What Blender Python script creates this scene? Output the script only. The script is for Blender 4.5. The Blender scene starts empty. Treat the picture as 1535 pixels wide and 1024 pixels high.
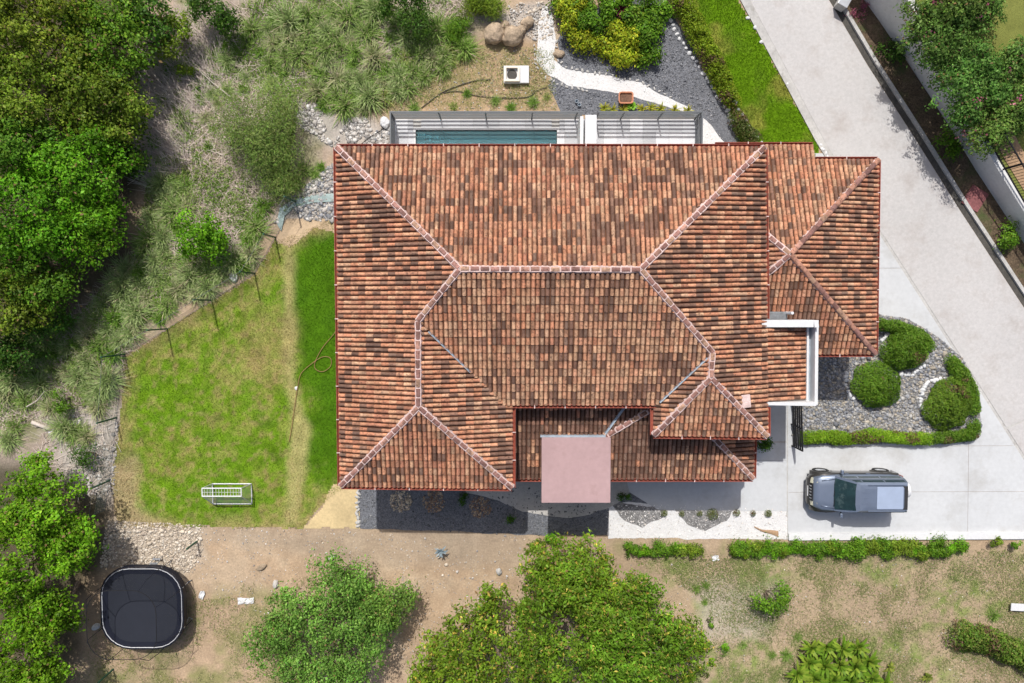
import bpy, math, random
import numpy as np
from mathutils import Vector, Matrix

# ------------------------------------------------------------------ camera, sky, sun
scene = bpy.context.scene
col = scene.collection
CAM_H, TILT, FPX = 31.0, math.radians(3.0), 24 / 36 * 1535
cam = bpy.data.objects.new('camera', bpy.data.cameras.new('camera'))
cam.data.lens = 24; cam.data.sensor_width = 36; cam.data.clip_end = 1000
cam.location = (0, 0, CAM_H); cam.rotation_euler = (-TILT, 0, 0)
col.objects.link(cam); scene.camera = cam

SUN = Vector((0.13, -0.71, -1.0)).normalized()          # direction the light travels
world = bpy.data.worlds.new('World'); scene.world = world; world.use_nodes = True
wn = world.node_tree.nodes; wl = world.node_tree.links
sky = wn.new('ShaderNodeTexSky'); sky.sky_type = 'NISHITA'; sky.sun_disc = False
sky.dust_density = 4.0; sky.ozone_density = .6; sky.air_density = .8
sky.sun_elevation = math.asin(-SUN.z); sky.sun_rotation = math.atan2(-SUN.x, -SUN.y)
wn['Background'].inputs['Strength'].default_value = 0.115
wl.new(sky.outputs[0], wn['Background'].inputs['Color'])
sl = bpy.data.lights.new('sun', 'SUN'); sl.energy = 3.75; sl.angle = math.radians(0.6); sl.color = (1.0, 0.97, 0.925)
so = bpy.data.objects.new('sun', sl); so.rotation_euler = SUN.to_track_quat('-Z', 'Y').to_euler(); so.location = (0, 20, 40)
col.objects.link(so)
vs = scene.view_settings
vs.view_transform = 'Standard'; vs.look = 'None'; vs.gamma = 1; vs.use_curve_mapping = False; vs.exposure = 0.13

# ------------------------------------------------------------------ helpers
R = np.random.default_rng(7)
random.seed(7)
cT, sT = math.cos(TILT), math.sin(TILT)

def at(px, py, z=0.0):
    """place on the plan (metres) at height z read off the survey photo"""
    u = (px - 767.5) / FPX; v = (py - 512) / FPX
    d = (u, -sT - v * cT, -cT + v * sT)
    t = (z - CAM_H) / d[2]
    return (d[0] * t, d[1] * t)

def at3(px, py, z=0.0):
    x, y = at(px, py, z); return (x, y, z)

def plan(P):
    """inverse of at for arrays of points (n,3)"""
    P = np.asarray(P, float); x = P[:, 0]; y = P[:, 1]; z = P[:, 2] - CAM_H
    depth = -sT * y - cT * z
    return np.stack([767.5 + FPX * x / depth, 512 - FPX * (cT * y - sT * z) / depth], 1)

def tag(o, label=None, cat=None, group=None, kind=None):
    if label: o['label'] = label
    if cat: o['category'] = cat
    if group: o['group'] = group
    if kind: o['kind'] = kind
    return o

def empty(name, loc=(0, 0, 0), label=None, cat=None, group=None):
    o = bpy.data.objects.new(name, None); o.location = loc; o.empty_display_size = .2
    col.objects.link(o); return tag(o, label, cat, group)

def link(name, me, mat, parent=None, loc=None):
    o = bpy.data.objects.new(name, me)
    if mat is not None and not me.materials: me.materials.append(mat)
    col.objects.link(o)
    if loc is not None: o.location = loc
    if parent is not None:
        o.parent = parent
        if loc is None:                       # geometry given in world metres
            p = parent; t = Vector((0, 0, 0)); flat = True
            if p.type == 'EMPTY':
                o.matrix_parent_inverse = Matrix.Translation(-Vector(p.location))
    return o

def mesh_arrays(name, V, F, colr=None, smooth=False, dom='POINT'):
    """V (n,3), F (m,k) same-size polygons"""
    V = np.ascontiguousarray(V, dtype=np.float32); F = np.ascontiguousarray(F, dtype=np.int32)
    me = bpy.data.meshes.new(name); k = F.shape[1]; m = len(F)
    me.vertices.add(len(V)); me.vertices.foreach_set('co', V.ravel())
    me.loops.add(m * k); me.loops.foreach_set('vertex_index', F.ravel())
    me.polygons.add(m); me.polygons.foreach_set('loop_start', np.arange(0, m * k, k, dtype=np.int32))
    try: me.polygons.foreach_set('loop_total', np.full(m, k, dtype=np.int32))
    except Exception: pass
    if smooth: me.polygons.foreach_set('use_smooth', np.ones(m, dtype=bool))
    me.update(calc_edges=True)
    if colr is not None:
        a = me.color_attributes.new('Col', 'FLOAT_COLOR', 'POINT')
        c = np.ones((len(V), 4), np.float32); c[:, :3] = colr
        a.data.foreach_set('color', c.ravel())
    return me

class MB:
    def __init__(s): s.v = []; s.f = []; s.c = []
    def add(s, V, F, c=None):
        o = len(s.v); s.v += [tuple(map(float, p)) for p in V]; s.f += [tuple(i + o for i in f) for f in F]
        s.c += [c or (1, 1, 1)] * len(V); return s
    def box(s, cx, cy, cz, sx, sy, sz, rz=0, c=None):
        ca, sa = math.cos(rz), math.sin(rz); V = []
        for z in (-.5, .5):
            for x, y in ((-.5, -.5), (.5, -.5), (.5, .5), (-.5, .5)):
                X, Y = x * sx, y * sy; V.append((cx + X * ca - Y * sa, cy + X * sa + Y * ca, cz + z * sz))
        return s.add(V, [(3, 2, 1, 0), (4, 5, 6, 7), (0, 1, 5, 4), (1, 2, 6, 5), (2, 3, 7, 6), (3, 0, 4, 7)], c)
    def prism(s, poly, z0, z1, c=None):
        poly = ccw(poly); n = len(poly)
        V = [(x, y, z0) for x, y in poly] + [(x, y, z1) for x, y in poly]
        F = [tuple(range(n - 1, -1, -1)), tuple(range(n, 2 * n))] + [(i, (i + 1) % n, n + (i + 1) % n, n + i) for i in range(n)]
        return s.add(V, F, c)
    def bar(s, a, b, w, h=None, c=None):
        """rectangular bar between two 3d points, w across (horizontal), h tall"""
        h = h or w; a = Vector(a); b = Vector(b); d = (b - a).normalized()
        side = d.cross(Vector((0, 0, 1)))
        side = side.normalized() if side.length > 1e-4 else Vector((1, 0, 0))
        up = side.cross(d).normalized(); V = []
        for p in (a, b):
            for i, j in ((-1, -1), (1, -1), (1, 1), (-1, 1)): V.append(p + side * (i * w / 2) + up * (j * h / 2))
        return s.add(V, [(3, 2, 1, 0), (4, 5, 6, 7), (0, 1, 5, 4), (1, 2, 6, 5), (2, 3, 7, 6), (3, 0, 4, 7)], c)
    def tube(s, pts, r, seg=6, c=None, closed=False):
        pts = [Vector(p) for p in pts]; n = len(pts); rs = r if isinstance(r, (list, tuple)) else [r] * n
        V = []; prev = None
        for i, p in enumerate(pts):
            if closed: d = (pts[(i + 1) % n] - pts[i - 1])
            else: d = pts[min(i + 1, n - 1)] - pts[max(i - 1, 0)]
            d.normalize()
            if prev is None: prev = d.orthogonal().normalized()
            side = (prev - d * prev.dot(d))
            side = side.normalized() if side.length > 1e-5 else d.orthogonal().normalized()
            prev = side; up = d.cross(side)
            for k in range(seg):
                a = 2 * math.pi * k / seg; V.append(p + side * (math.cos(a) * rs[i]) + up * (math.sin(a) * rs[i]))
        F = []
        for i in range(n if closed else n - 1):
            j = (i + 1) % n
            for k in range(seg):
                l = (k + 1) % seg; F.append((i * seg + k, i * seg + l, j * seg + l, j * seg + k))
        if not closed: F += [tuple(range(seg - 1, -1, -1)), tuple((n - 1) * seg + k for k in range(seg))]
        return s.add(V, F, c)
    def lathe(s, prof, seg=16, cx=0, cy=0, cz=0, c=None):
        V = []; F = []
        for r, z in prof:
            for k in range(seg):
                a = 2 * math.pi * k / seg; V.append((cx + r * math.cos(a), cy + r * math.sin(a), cz + z))
        for i in range(len(prof) - 1):
            for k in range(seg):
                l = (k + 1) % seg; F.append((i * seg + k, i * seg + l, (i + 1) * seg + l, (i + 1) * seg + k))
        F.append(tuple((len(prof) - 1) * seg + k for k in range(seg)))
        F.append(tuple(seg - 1 - k for k in range(seg)))
        return s.add(V, F, c)
    def build(s, name, mat, parent=None, loc=None, smooth=False, bevel=0):
        me = bpy.data.meshes.new(name); me.from_pydata(s.v, [], s.f); me.update()
        if smooth: me.polygons.foreach_set('use_smooth', [True] * len(me.polygons))
        a = me.color_attributes.new('Col', 'FLOAT_COLOR', 'POINT')
        a.data.foreach_set('color', np.array([(*c, 1) for c in s.c], np.float32).ravel())
        o = link(name, me, mat, parent, loc)
        if bevel:
            m = o.modifiers.new('bevel', 'BEVEL'); m.width = bevel; m.segments = 2; m.limit_method = 'ANGLE'
        return o

def ccw(poly):
    a = sum(poly[i - 1][0] * poly[i][1] - poly[i][0] * poly[i - 1][1] for i in range(len(poly)))
    return list(poly) if a > 0 else list(poly)[::-1]

def pin(poly, X, Y):
    inside = np.zeros(X.shape, bool); n = len(poly)
    for i in range(n):
        x0, y0 = poly[i - 1]; x1, y1 = poly[i]
        if y0 == y1: continue
        m = ((y0 > Y) != (y1 > Y)) & (X < (x1 - x0) * (Y - y0) / (y1 - y0) + x0); inside ^= m
    return inside

def pdist(poly, X, Y):
    """signed distance, positive inside"""
    d = np.full(X.shape, 1e9); n = len(poly)
    for i in range(n):
        x0, y0 = poly[i - 1]; x1, y1 = poly[i]; dx, dy = x1 - x0, y1 - y0
        t = np.clip(((X - x0) * dx + (Y - y0) * dy) / (dx * dx + dy * dy + 1e-9), 0, 1)
        d = np.minimum(d, np.hypot(X - x0 - t * dx, Y - y0 - t * dy))
    return np.where(pin(poly, X, Y), d, -d)

_tab = np.random.default_rng(3).random((256, 256))
def vnoise(X, Y):
    xi = np.floor(X).astype(int); yi = np.floor(Y).astype(int); fx = X - xi; fy = Y - yi
    fx = fx * fx * (3 - 2 * fx); fy = fy * fy * (3 - 2 * fy)
    g = lambda a, b: _tab[a & 255, b & 255]
    return (g(xi, yi) * (1 - fx) + g(xi + 1, yi) * fx) * (1 - fy) + (g(xi, yi + 1) * (1 - fx) + g(xi + 1, yi + 1) * fx) * fy
def fbm(X, Y, sc, oct=4):
    X = np.asarray(X, float); Y = np.asarray(Y, float); t = 0; a = .5; s = 0
    for i in range(oct):
        t = t + a * vnoise(X * sc + 17.3 * i, Y * sc + 9.1 * i); s += a; a *= .55; sc *= 2.03
    return t / s

def clip(poly, a, b, off=0.0):
    """keep the part of poly left of a->b, moved off metres inward"""
    ax, ay = a; dx, dy = b[0] - ax, b[1] - ay; L = math.hypot(dx, dy); nx, ny = -dy / L, dx / L
    sd = lambda p: (p[0] - ax) * nx + (p[1] - ay) * ny - off
    out = []
    for i in range(len(poly)):
        p, q = poly[i - 1], poly[i]; sp, sq = sd(p), sd(q)
        if (sp >= 0) != (sq >= 0):
            t = sp / (sp - sq); out.append((p[0] + t * (q[0] - p[0]), p[1] + t * (q[1] - p[1])))
        if sq >= 0: out.append(q)
    return out

def PX(pts, z=0.0): return [at(x, y, z) for x, y in pts]

def wobble(poly, step=.25, amp=.06, sc=1.3, seed=0):
    """irregular natural edge"""
    out = []
    poly = ccw(poly)
    for i in range(len(poly)):
        p, q = poly[i - 1], poly[i]; L = math.hypot(q[0] - p[0], q[1] - p[1]); n = max(1, int(L / step))
        for k in range(n):
            t = k / n; x = p[0] + t * (q[0] - p[0]); y = p[1] + t * (q[1] - p[1])
            w = (float(fbm(np.array([x + seed]), np.array([y]), sc, 4)[0]) - .5) * 2 * amp * 2
            nx, ny = (q[1] - p[1]) / (L + 1e-9), -(q[0] - p[0]) / (L + 1e-9); out.append((x + nx * w, y + ny * w))
    return out

# ------------------------------------------------------------------ materials
def new_mat(name):
    m = bpy.data.materials.new(name); m.use_nodes = True
    return m, m.node_tree.nodes, m.node_tree.links, m.node_tree.nodes['Principled BSDF']

def noise(n, l, pos, scale, detail=4, rough=.6):
    t = n.new('ShaderNodeTexNoise'); t.inputs['Scale'].default_value = scale; t.inputs['Detail'].default_value = detail
    t.inputs['Roughness'].default_value = rough; l.new(pos, t.inputs['Vector']); return t.outputs['Fac']

def remap(n, l, v, a, b, c, d):
    m = n.new('ShaderNodeMapRange'); l.new(v, m.inputs[0])
    for i, x in enumerate((a, b, c, d)): m.inputs[i + 1].default_value = x
    return m.outputs[0]

def mixc(n, l, fac, a, b, mode='MIX'):
    m = n.new('ShaderNodeMix'); m.data_type = 'RGBA'; m.blend_type = mode
    for s, v in ((m.inputs[0], fac), (m.inputs[6], a), (m.inputs[7], b)):
        if isinstance(v, (int, float)): s.default_value = v
        elif isinstance(v, tuple): s.default_value = (*v, 1)
        else: l.new(v, s)
    return m.outputs[2]

def mat(name, color=None, rough=.7, var=.25, scales=(1.2, 9), bump=0, bscale=60, metal=0, spec=.3, coat=0,
        spots=None, emit=None, trans=0, alpha=1.0, speck=0, speck_scale=40, fleck=None):
    """procedural material; color None = the mesh's own Col attribute"""
    m, n, l, b = new_mat(name)
    pos = n.new('ShaderNodeNewGeometry').outputs['Position']
    if color is None:
        a = n.new('ShaderNodeVertexColor'); a.layer_name = 'Col'; c = a.outputs['Color']
    else:
        rgb = n.new('ShaderNodeRGB'); rgb.outputs[0].default_value = (*color, 1); c = rgb.outputs[0]
    if var:
        for i, s in enumerate(scales):
            f = remap(n, l, noise(n, l, pos, s, 5), .3, .7, 1 - var, 1 + var)
            c = mixc(n, l, 1.0, c, f, 'MULTIPLY')
    if speck:
        vt = n.new('ShaderNodeTexVoronoi'); vt.inputs['Scale'].default_value = speck_scale; l.new(pos, vt.inputs['Vector'])
        sep = n.new('ShaderNodeSeparateColor'); l.new(vt.outputs['Color'], sep.inputs[0])
        c = mixc(n, l, 1.0, c, remap(n, l, sep.outputs[0], 0, 1, 1 - speck, 1 + speck), 'MULTIPLY')
    if spots:
        scol, sscale, lo, hi = spots
        f = remap(n, l, noise(n, l, pos, sscale, 6, .7), lo, hi, 0, 1); c = mixc(n, l, f, c, scol)
    if fleck:
        scol, sscale, lo, hi = fleck
        f = remap(n, l, noise(n, l, pos, sscale, 8, .75), lo, hi, 0, 1); c = mixc(n, l, f, c, scol)
    l.new(c, b.inputs['Base Color'])
    b.inputs['Roughness'].default_value = rough; b.inputs['Metallic'].default_value = metal
    b.inputs['Specular IOR Level'].default_value = spec; b.inputs['Coat Weight'].default_value = coat
    if bump:
        bn = n.new('ShaderNodeBump'); bn.inputs['Strength'].default_value = bump; bn.inputs['Distance'].default_value = .03
        l.new(noise(n, l, pos, bscale, 6, .7), bn.inputs['Height']); l.new(bn.outputs[0], b.inputs['Normal'])
    out = n['Material Output']
    if trans:
        t = n.new('ShaderNodeBsdfTranslucent'); l.new(c, t.inputs['Color'])
        mx = n.new('ShaderNodeMixShader'); mx.inputs[0].default_value = trans
        l.new(b.outputs[0], mx.inputs[1]); l.new(t.outputs[0], mx.inputs[2]); l.new(mx.outputs[0], out.inputs[0])
    if alpha < 1:
        t = n.new('ShaderNodeBsdfTransparent'); mx = n.new('ShaderNodeMixShader'); mx.inputs[0].default_value = alpha
        l.new(t.outputs[0], mx.inputs[1]); l.new(b.outputs[0], mx.inputs[2]); l.new(mx.outputs[0], out.inputs[0])
    return m

M = dict(
    ground=mat('ground', None, .95, .12, (1.6, 11), .8, 26, spec=.1, speck=.10, speck_scale=17),
    lawn=mat('lawn', None, .9, .16, (1.6, 22), .9, 45, spec=.1),
    leaf=mat('leaf', None, .5, .10, (.7,), spec=.14, trans=.28),
    blade=mat('blade', None, .6, .10, (1.1,), spec=.1, trans=.2),
    straw=mat('straw', None, .9, .1, (1.,), spec=.1),
    bark=mat('bark', (.17, .13, .10), .95, .3, (3, 20), .8, 40),
    tile=mat('tile', None, .88, .16, (3, 22), .35, 55, spec=.15, spots=((.10, .057, .04), 3.4, .47, .80), fleck=((.07, .043, .033), 11, .50, .66)),
    pan=mat('pan', None, .95, .2, (3, 14), .3, 50, spec=.1),
    mortar=mat('mortar', (.60, .46, .43), .95, .2, (4, 25), .4, 60),
    flashing=mat('flashing', (.30, .35, .40), .6, .2, (3,), metal=.0),
    gutter=mat('gutter', (.29, .075, .048), .55, .18, (2, 12), spec=.4),
    white=mat('white', (.60, .605, .61), .7, .05, (1.5, 8), spots=((.5, .48, .45), 3.1, .62, .85)),
    wallgrey=mat('wallgrey', (.62, .62, .61), .8, .07, (.8, 6), .1, 30, spots=((.36, .35, .33), 1.7, .6, .9)),
    render=mat('render', (.72, .66, .56), .9, .06, (1, 7), .1, 60),
    soffit=mat('soffit', (.5, .42, .35), .9, .1),
    canopy=mat('canopy', (.385, .262, .26), .85, .05, (.9, 5), spots=((.29, .19, .18), 1.1, .54, .85), fleck=((.25, .18, .15), 7, .70, .82)),
    concrete=mat('concrete', (.50, .512, .52), .9, .05, (.5, 5), .08, 70, spec=.2, spots=((.36, .35, .33), .55, .50, .84), fleck=((.36, .35, .33), 9, .66, .80)),
    walk=mat('walk', (.44, .42, .39), .9, .12, (1.2, 12), .3, 60),
    road=mat('road', (.475, .462, .452), .92, .05, (.4, 6), .4, 40, spec=.15, speck=.04, speck_scale=14, spots=((.33, .29, .265), .8, .50, .86), fleck=((.30, .28, .26), 5, .60, .78)),
    kerb=mat('kerb', (.44, .43, .41), .9, .13, (1, 9), .3, 40, spots=((.2, .18, .15), 2.1, .55, .85)),
    drain=mat('drain', (.075, .07, .062), .9, .25, (1.5, 11), .3, 40),
    verge=mat('verge', (.115, .082, .052), .95, .3, (1.5, 12), 1, 30, speck=.3, speck_scale=22, spots=((.07, .09, .03), 1.2, .5, .7)),
    slate=mat('slate', (.15, .156, .172), .9, .12, (.9, 9), 1, 42, speck=.34, speck_scale=26, spec=.25),
    wgravel=mat('wgravel', (.67, .665, .655), .95, .05, (1.4, 14), 1, 38, speck=.07, speck_scale=22),
    ggravel=mat('ggravel', (.21, .205, .20), .9, .2, (1.4, 10), 1, 30, speck=.4, speck_scale=18),
    stone=mat('stone', None, .9, .14, (4, 24), .6, 40, spec=.2),
    boulder=mat('boulder', (.40, .31, .22), .95, .22, (1.8, 11), .9, 18, spots=((.24, .19, .13), 3.5, .5, .7)),
    sand=mat('sand', None, .95, .12, (1.1, 9), .5, 40),
    deckslab=mat('deckslab', None, .8, .05, (1.2, 9), .06, 60, spec=.3),
    poolwall=mat('poolwall', (.10, .27, .32), .5, .1, (1, 4)),
    darkmetal=mat('darkmetal', (.10, .11, .12), .5, .1, (2,), spec=.4),
    black=mat('black', (.012, .012, .014), .6, .1, (4,)),
    green_metal=mat('green_metal', (.02, .085, .05), .5, .15, (3,)),
    netting=mat('netting', (.24, .33, .31), .8, .2, (2, 9), alpha=.24),
    cloth=mat('cloth', (.30, .38, .37), .9, .2, (2, 7), .4, 10),
    whitemetal=mat('whitemetal', (.66, .67, .69), .4, .03, (5,)),
    whitenet=mat('whitenet', (.75, .78, .80), .8, .05, (5,), alpha=.34),
    padding=mat('padding', (.008, .010, .02), .55, .1, (2,), spec=.3),
    mat_=mat('jump_mat', (.018, .021, .031), .8, .06, (2, 30), .1, 200),
    blacknet=mat('blacknet', (.015, .016, .018), .8, .05, (3,), alpha=.13),
    steel=mat('steel', (.55, .57, .60), .35, .05, (5,), metal=.7),
    hose=mat('hose', (.30, .17, .08), .6, .1, (3,)),
    pipe=mat('pipe', (.05, .045, .04), .6, .1, (3,)),
    terracotta=mat('terracotta', (.48, .21, .12), .85, .15, (4, 15)),
    soil=mat('soil', (.16, .09, .06), .95, .3, (6, 20), .8, 30),
    redpave=mat('redpave', (.22, .085, .085), .9, .2, (2, 12), .4, 40),
    brownpave=mat('brownpave', (.36, .235, .14), .9, .14, (1.5, 9), .2, 40),
    deadwood=mat('deadwood', (.52, .46, .40), .9, .15, (3, 14), .4, 40),
    asphaltpatch=mat('rooffelt', (.16, .17, .18), .8, .2, (3, 10)),
)

def water_mat():
    m, n, l, b = new_mat('water')
    b.inputs['Base Color'].default_value = (.35, .68, .74, 1); b.inputs['Roughness'].default_value = .04
    b.inputs['Transmission Weight'].default_value = .85; b.inputs['IOR'].default_value = 1.33
    pos = n.new('ShaderNodeNewGeometry').outputs['Position']
    bn = n.new('ShaderNodeBump'); bn.inputs['Strength'].default_value = .12; bn.inputs['Distance'].default_value = .05
    l.new(noise(n, l, pos, 2.4, 3), bn.inputs['Height']); l.new(bn.outputs[0], b.inputs['Normal'])
    return m
M['water'] = water_mat()

def car_paint(name, c, rough=.28, metal=.6):
    m, n, l, b = new_mat(name)
    pos = n.new('ShaderNodeNewGeometry').outputs['Position']
    f = remap(n, l, noise(n, l, pos, 2.5, 4), .3, .7, .94, 1.06)
    l.new(mixc(n, l, 1.0, c, f, 'MULTIPLY'), b.inputs['Base Color'])
    b.inputs['Metallic'].default_value = metal; b.inputs['Roughness'].default_value = rough; b.inputs['Coat Weight'].default_value = .5
    return m
M['silver'] = car_paint('silver_paint', (.19, .23, .305), .38, .5)
M['graphite'] = car_paint('graphite_paint', (.055, .053, .05), .3, .4)
M['panel'] = car_paint('roof_panel', (.36, .43, .56), .4, .2)
M['glass'] = mat('car_glass', (.014, .034, .036), .05, .3, (3,), spec=.55, spots=((.07, .105, .105), 2.6, .52, .72))  # paler blotches in the colour imitate reflections and the cabin seen through
M['lamp'] = car_paint('lamp_glass', (.62, .60, .45), .1, .2)
M['tyre'] = mat('tyre', (.02, .02, .02), .9, .1, (8,))

# ------------------------------------------------------------------ the ground
def grid_mesh(name, xs, ys, z, colfn, keep=None):
    X, Y = np.meshgrid(xs, ys); n, m = X.shape
    P = np.stack([X.ravel(), Y.ravel(), np.full(X.size, z)], 1)
    idx = np.arange(n * m).reshape(n, m)
    F = np.stack([idx[:-1, :-1].ravel(), idx[:-1, 1:].ravel(), idx[1:, 1:].ravel(), idx[1:, :-1].ravel()], 1)
    if keep is not None:
        cx = P[F][:, :, 0].mean(1); cy = P[F][:, :, 1].mean(1); F = F[keep(cx, cy)]
        used = np.unique(F); re = np.full(len(P), -1); re[used] = np.arange(len(used)); P = P[used]; F = re[F]
    return mesh_arrays(name, P, F, colfn(P[:, 0], P[:, 1]))

def soft(poly, u, v, w, amp=0, seed=0, sc=.02):
    d = pdist(poly, u, v)
    if amp: d = d + (fbm(u + seed, v - seed, sc, 4) - .5) * 2 * amp
    t = np.clip(d / w + .5, 0, 1); return (t * t * (3 - 2 * t))[:, None]

def blend(c, m, k): return c * (1 - m) + np.array(k) * m

FOREST = [(-300, -300), (235, -300), (225, 60), (240, 200), (205, 300), (200, 420), (110, 480), (60, 560), (-300, 600)]
FOREST2 = [(-300, 720), (60, 690), (150, 740), (165, 830), (120, 900), (110, 1100), (-300, 1200)]
SLOPE = [(225, -200), (720, -200), (720, 60), (680, 120), (560, 175), (500, 215), (430, 300), (350, 400), (180, 520), (170, 700), (0, 760), (-300, 700), (-300, 560), (110, 470), (210, 380), (240, 200)]
def ground_col(x, y):
    p = plan(np.stack([x, y, np.zeros_like(x)], 1)); u, v = p[:, 0], p[:, 1]
    n1 = fbm(x, y, .35, 4)[:, None]; n2 = fbm(x + 40, y + 11, 1.1, 4)[:, None]; n3 = fbm(x - 20, y + 31, 3.1, 3)[:, None]
    c = np.ones((len(x), 3)) * np.array((.39, .285, .19))
    c = blend(c, np.clip((n2 - .45) * 5, 0, 1) * .5, (.44, .35, .25))          # pale crusts
    # slope: bleached straw litter
    m = soft(SLOPE, u, v, 60, 25, 3)
    c = blend(c, m, (.34, .275, .225)); c = blend(c, m * np.clip((n2 - .45) * 6, 0, 1) * .7, (.17, .185, .075))
    c = blend(c, m * np.clip((n3 - .5) * 5, 0, 1) * .35, (.45, .385, .33))
    # top middle: dirt with weeds
    m = soft([(520, 110), (700, 60), (830, 60), (835, 170), (560, 172)], u, v, 30, 12, 5)
    c = blend(c, m, (.40, .285, .175)); c = blend(c, m * np.clip((n3 - .5) * 7, 0, 1) * .5, (.20, .20, .075))
    # rubble patches
    for k, poly in enumerate(([(430, 140), (500, 165), (560, 180), (585, 190), (585, 225), (500, 222), (450, 190)], [(410, 330), (430, 300), (505, 250), (510, 335)],
                              [(700, 25), (830, 0), (830, 60), (790, 60)], [(60, 620), (180, 610), (165, 760), (110, 740)])):
        m = soft(poly, u, v, 25, 12, 7 + k); c = blend(c, m * .8, (.40, .37, .335))
    # pale gravel by the trampoline
    m = soft([(160, 780), (300, 785), (310, 830), (280, 870), (150, 850)], u, v, 26, 12, 21); c = blend(c, m, (.44, .375, .295))
    m = soft([(300, 790), (790, 792), (790, 850), (560, 850), (300, 812)], u, v, 26, 14, 22); c = blend(c, m * .6, (.34, .275, .205))
    # worn lower garden on the right
    m = soft([(930, 822), (1800, 812), (1800, 1300), (880, 1300)], u, v, 40, 20, 23)
    g = np.clip((fbm(x + 7, y + 3, .55, 4)[:, None] - .40) * 5, 0, 1) * np.clip((n3 - .3) * 3, 0, 1)
    c = blend(c, m, (.355, .27, .18)); c = blend(c, m * g * .95, (.185, .235, .065))
    m = soft([(1040, 880), (1160, 880), (1150, 960), (1060, 960)], u, v, 40, 20, 25); c = blend(c, m * .8, (.42, .365, .30))
    m = soft([(170, 950), (300, 900), (420, 880), (480, 1100), (100, 1100)], u, v, 40, 20, 26); c = blend(c, m * np.clip((n2 - .4) * 4, 0, .85), (.20, .20, .075))
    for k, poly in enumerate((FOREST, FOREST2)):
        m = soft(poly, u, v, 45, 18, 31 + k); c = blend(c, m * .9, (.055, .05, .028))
    return np.clip(c * (.82 + .36 * n1), 0, 1)

xs = np.concatenate([np.linspace(-160, -27, 12)[:-1], np.arange(-27, 27.01, .13), np.linspace(27.1, 160, 12)])
ys = np.concatenate([np.linspace(-160, -20.5, 12)[:-1], np.arange(-20.5, 17.01, .13), np.linspace(17.1, 160, 12)])
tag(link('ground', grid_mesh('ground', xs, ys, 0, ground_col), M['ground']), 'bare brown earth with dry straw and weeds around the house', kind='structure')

# lawns --------------------------------------------------------------
LAWN = [(506, 325), (455, 350), (414, 358), (383, 411), (319, 452), (252, 494), (190, 533), (181, 625), (170, 720), (172, 770), (180, 790), (455, 790), (470, 765), (520, 728), (540, 728), (540, 325)]
LAWN_W = PX(LAWN)
STRIP = [(1030, -40), (1092, -40), (1112, 10), (1228, 218), (1222, 245), (1115, 245), (1098, 190), (1050, 60)]
STRIP_W = PX(STRIP)
def lawn_col(x, y):
    p = plan(np.stack([x, y, np.zeros_like(x)], 1)); u, v = p[:, 0], p[:, 1]
    n1 = fbm(x, y, .45, 4)[:, None]; n2 = fbm(x + 9, y - 4, 1.6, 4)[:, None]
    c = np.ones((len(x), 3)) * np.array((.15, .275, .012))
    n4 = fbm(x - 3, y + 8, 4.2, 3)[:, None]
    c = blend(c, np.clip((n1 - .45) * 5, 0, 1) * np.clip((n4 - .25) * 2.2, 0, 1) * .8, (.33, .30, .09)); c = blend(c, np.clip((n2 - .5) * 7, 0, 1) * .6, (.10, .20, .01))
    c = blend(c, np.clip((n4 - .56) * 7, 0, 1) * .5, (.33, .25, .12))
    n5 = fbm(x + 21, y - 17, 2.4, 4)[:, None]; c = blend(c, np.clip((n5 - .55) * 8, 0, 1) * .45, (.34, .31, .10)); c = blend(c, np.clip((.40 - n5) * 8, 0, 1) * .5, (.085, .165, .012))
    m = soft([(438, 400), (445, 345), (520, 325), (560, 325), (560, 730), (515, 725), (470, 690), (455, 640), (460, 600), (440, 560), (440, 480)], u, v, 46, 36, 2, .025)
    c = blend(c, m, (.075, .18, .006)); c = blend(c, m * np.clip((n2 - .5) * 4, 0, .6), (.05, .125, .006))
    m = soft([(425, 350), (440, 350), (442, 560), (462, 640), (450, 790), (425, 790), (440, 640), (425, 560)], u, v, 16, 8, 6); c = blend(c, m * .8, (.42, .37, .16))
    d = pdist(LAWN, u, v)[:, None]; c = blend(c, np.clip(1 - d / 26, 0, 1) * np.clip((n2 - .25) * 2, 0, .8), (.36, .27, .13))
    m = soft([(165, 700), (200, 690), (205, 760), (260, 795), (165, 800)], u, v, 30, 15, 8); c = blend(c, m * .8, (.40, .31, .18))
    m = soft([(380, 440), (430, 470), (430, 580), (360, 560)], u, v, 60, 30, 9); c = blend(c, m * .45, (.36, .28, .12))
    return np.clip(c * (.70 + .6 * n2), 0, 1)
def strip_col(x, y):
    p = plan(np.stack([x, y, np.zeros_like(x)], 1)); u, v = p[:, 0], p[:, 1]
    n1 = fbm(x + 31, y, .6, 4)[:, None]; n2 = fbm(x + 9, y - 4, 1.6, 4)[:, None]
    c = np.ones((len(x), 3)) * np.array((.12, .235, .006)); c = blend(c, np.clip((n1 - .5) * 7, 0, 1) * .7, (.30, .28, .06))
    c = blend(c, np.clip((n2 - .5) * 5, 0, 1) * .5, (.09, .16, .012))
    return np.clip(c * (.85 + .3 * n2), 0, 1)
def kinside(poly, amp=.12, seed=0): return lambda x, y: pdist(poly, x, y) + (fbm(x + seed, y, 1.2, 3) - .5) * 2 * amp > 0
def bbox(poly): a = np.array(poly); return a.min(0), a.max(0)
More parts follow.
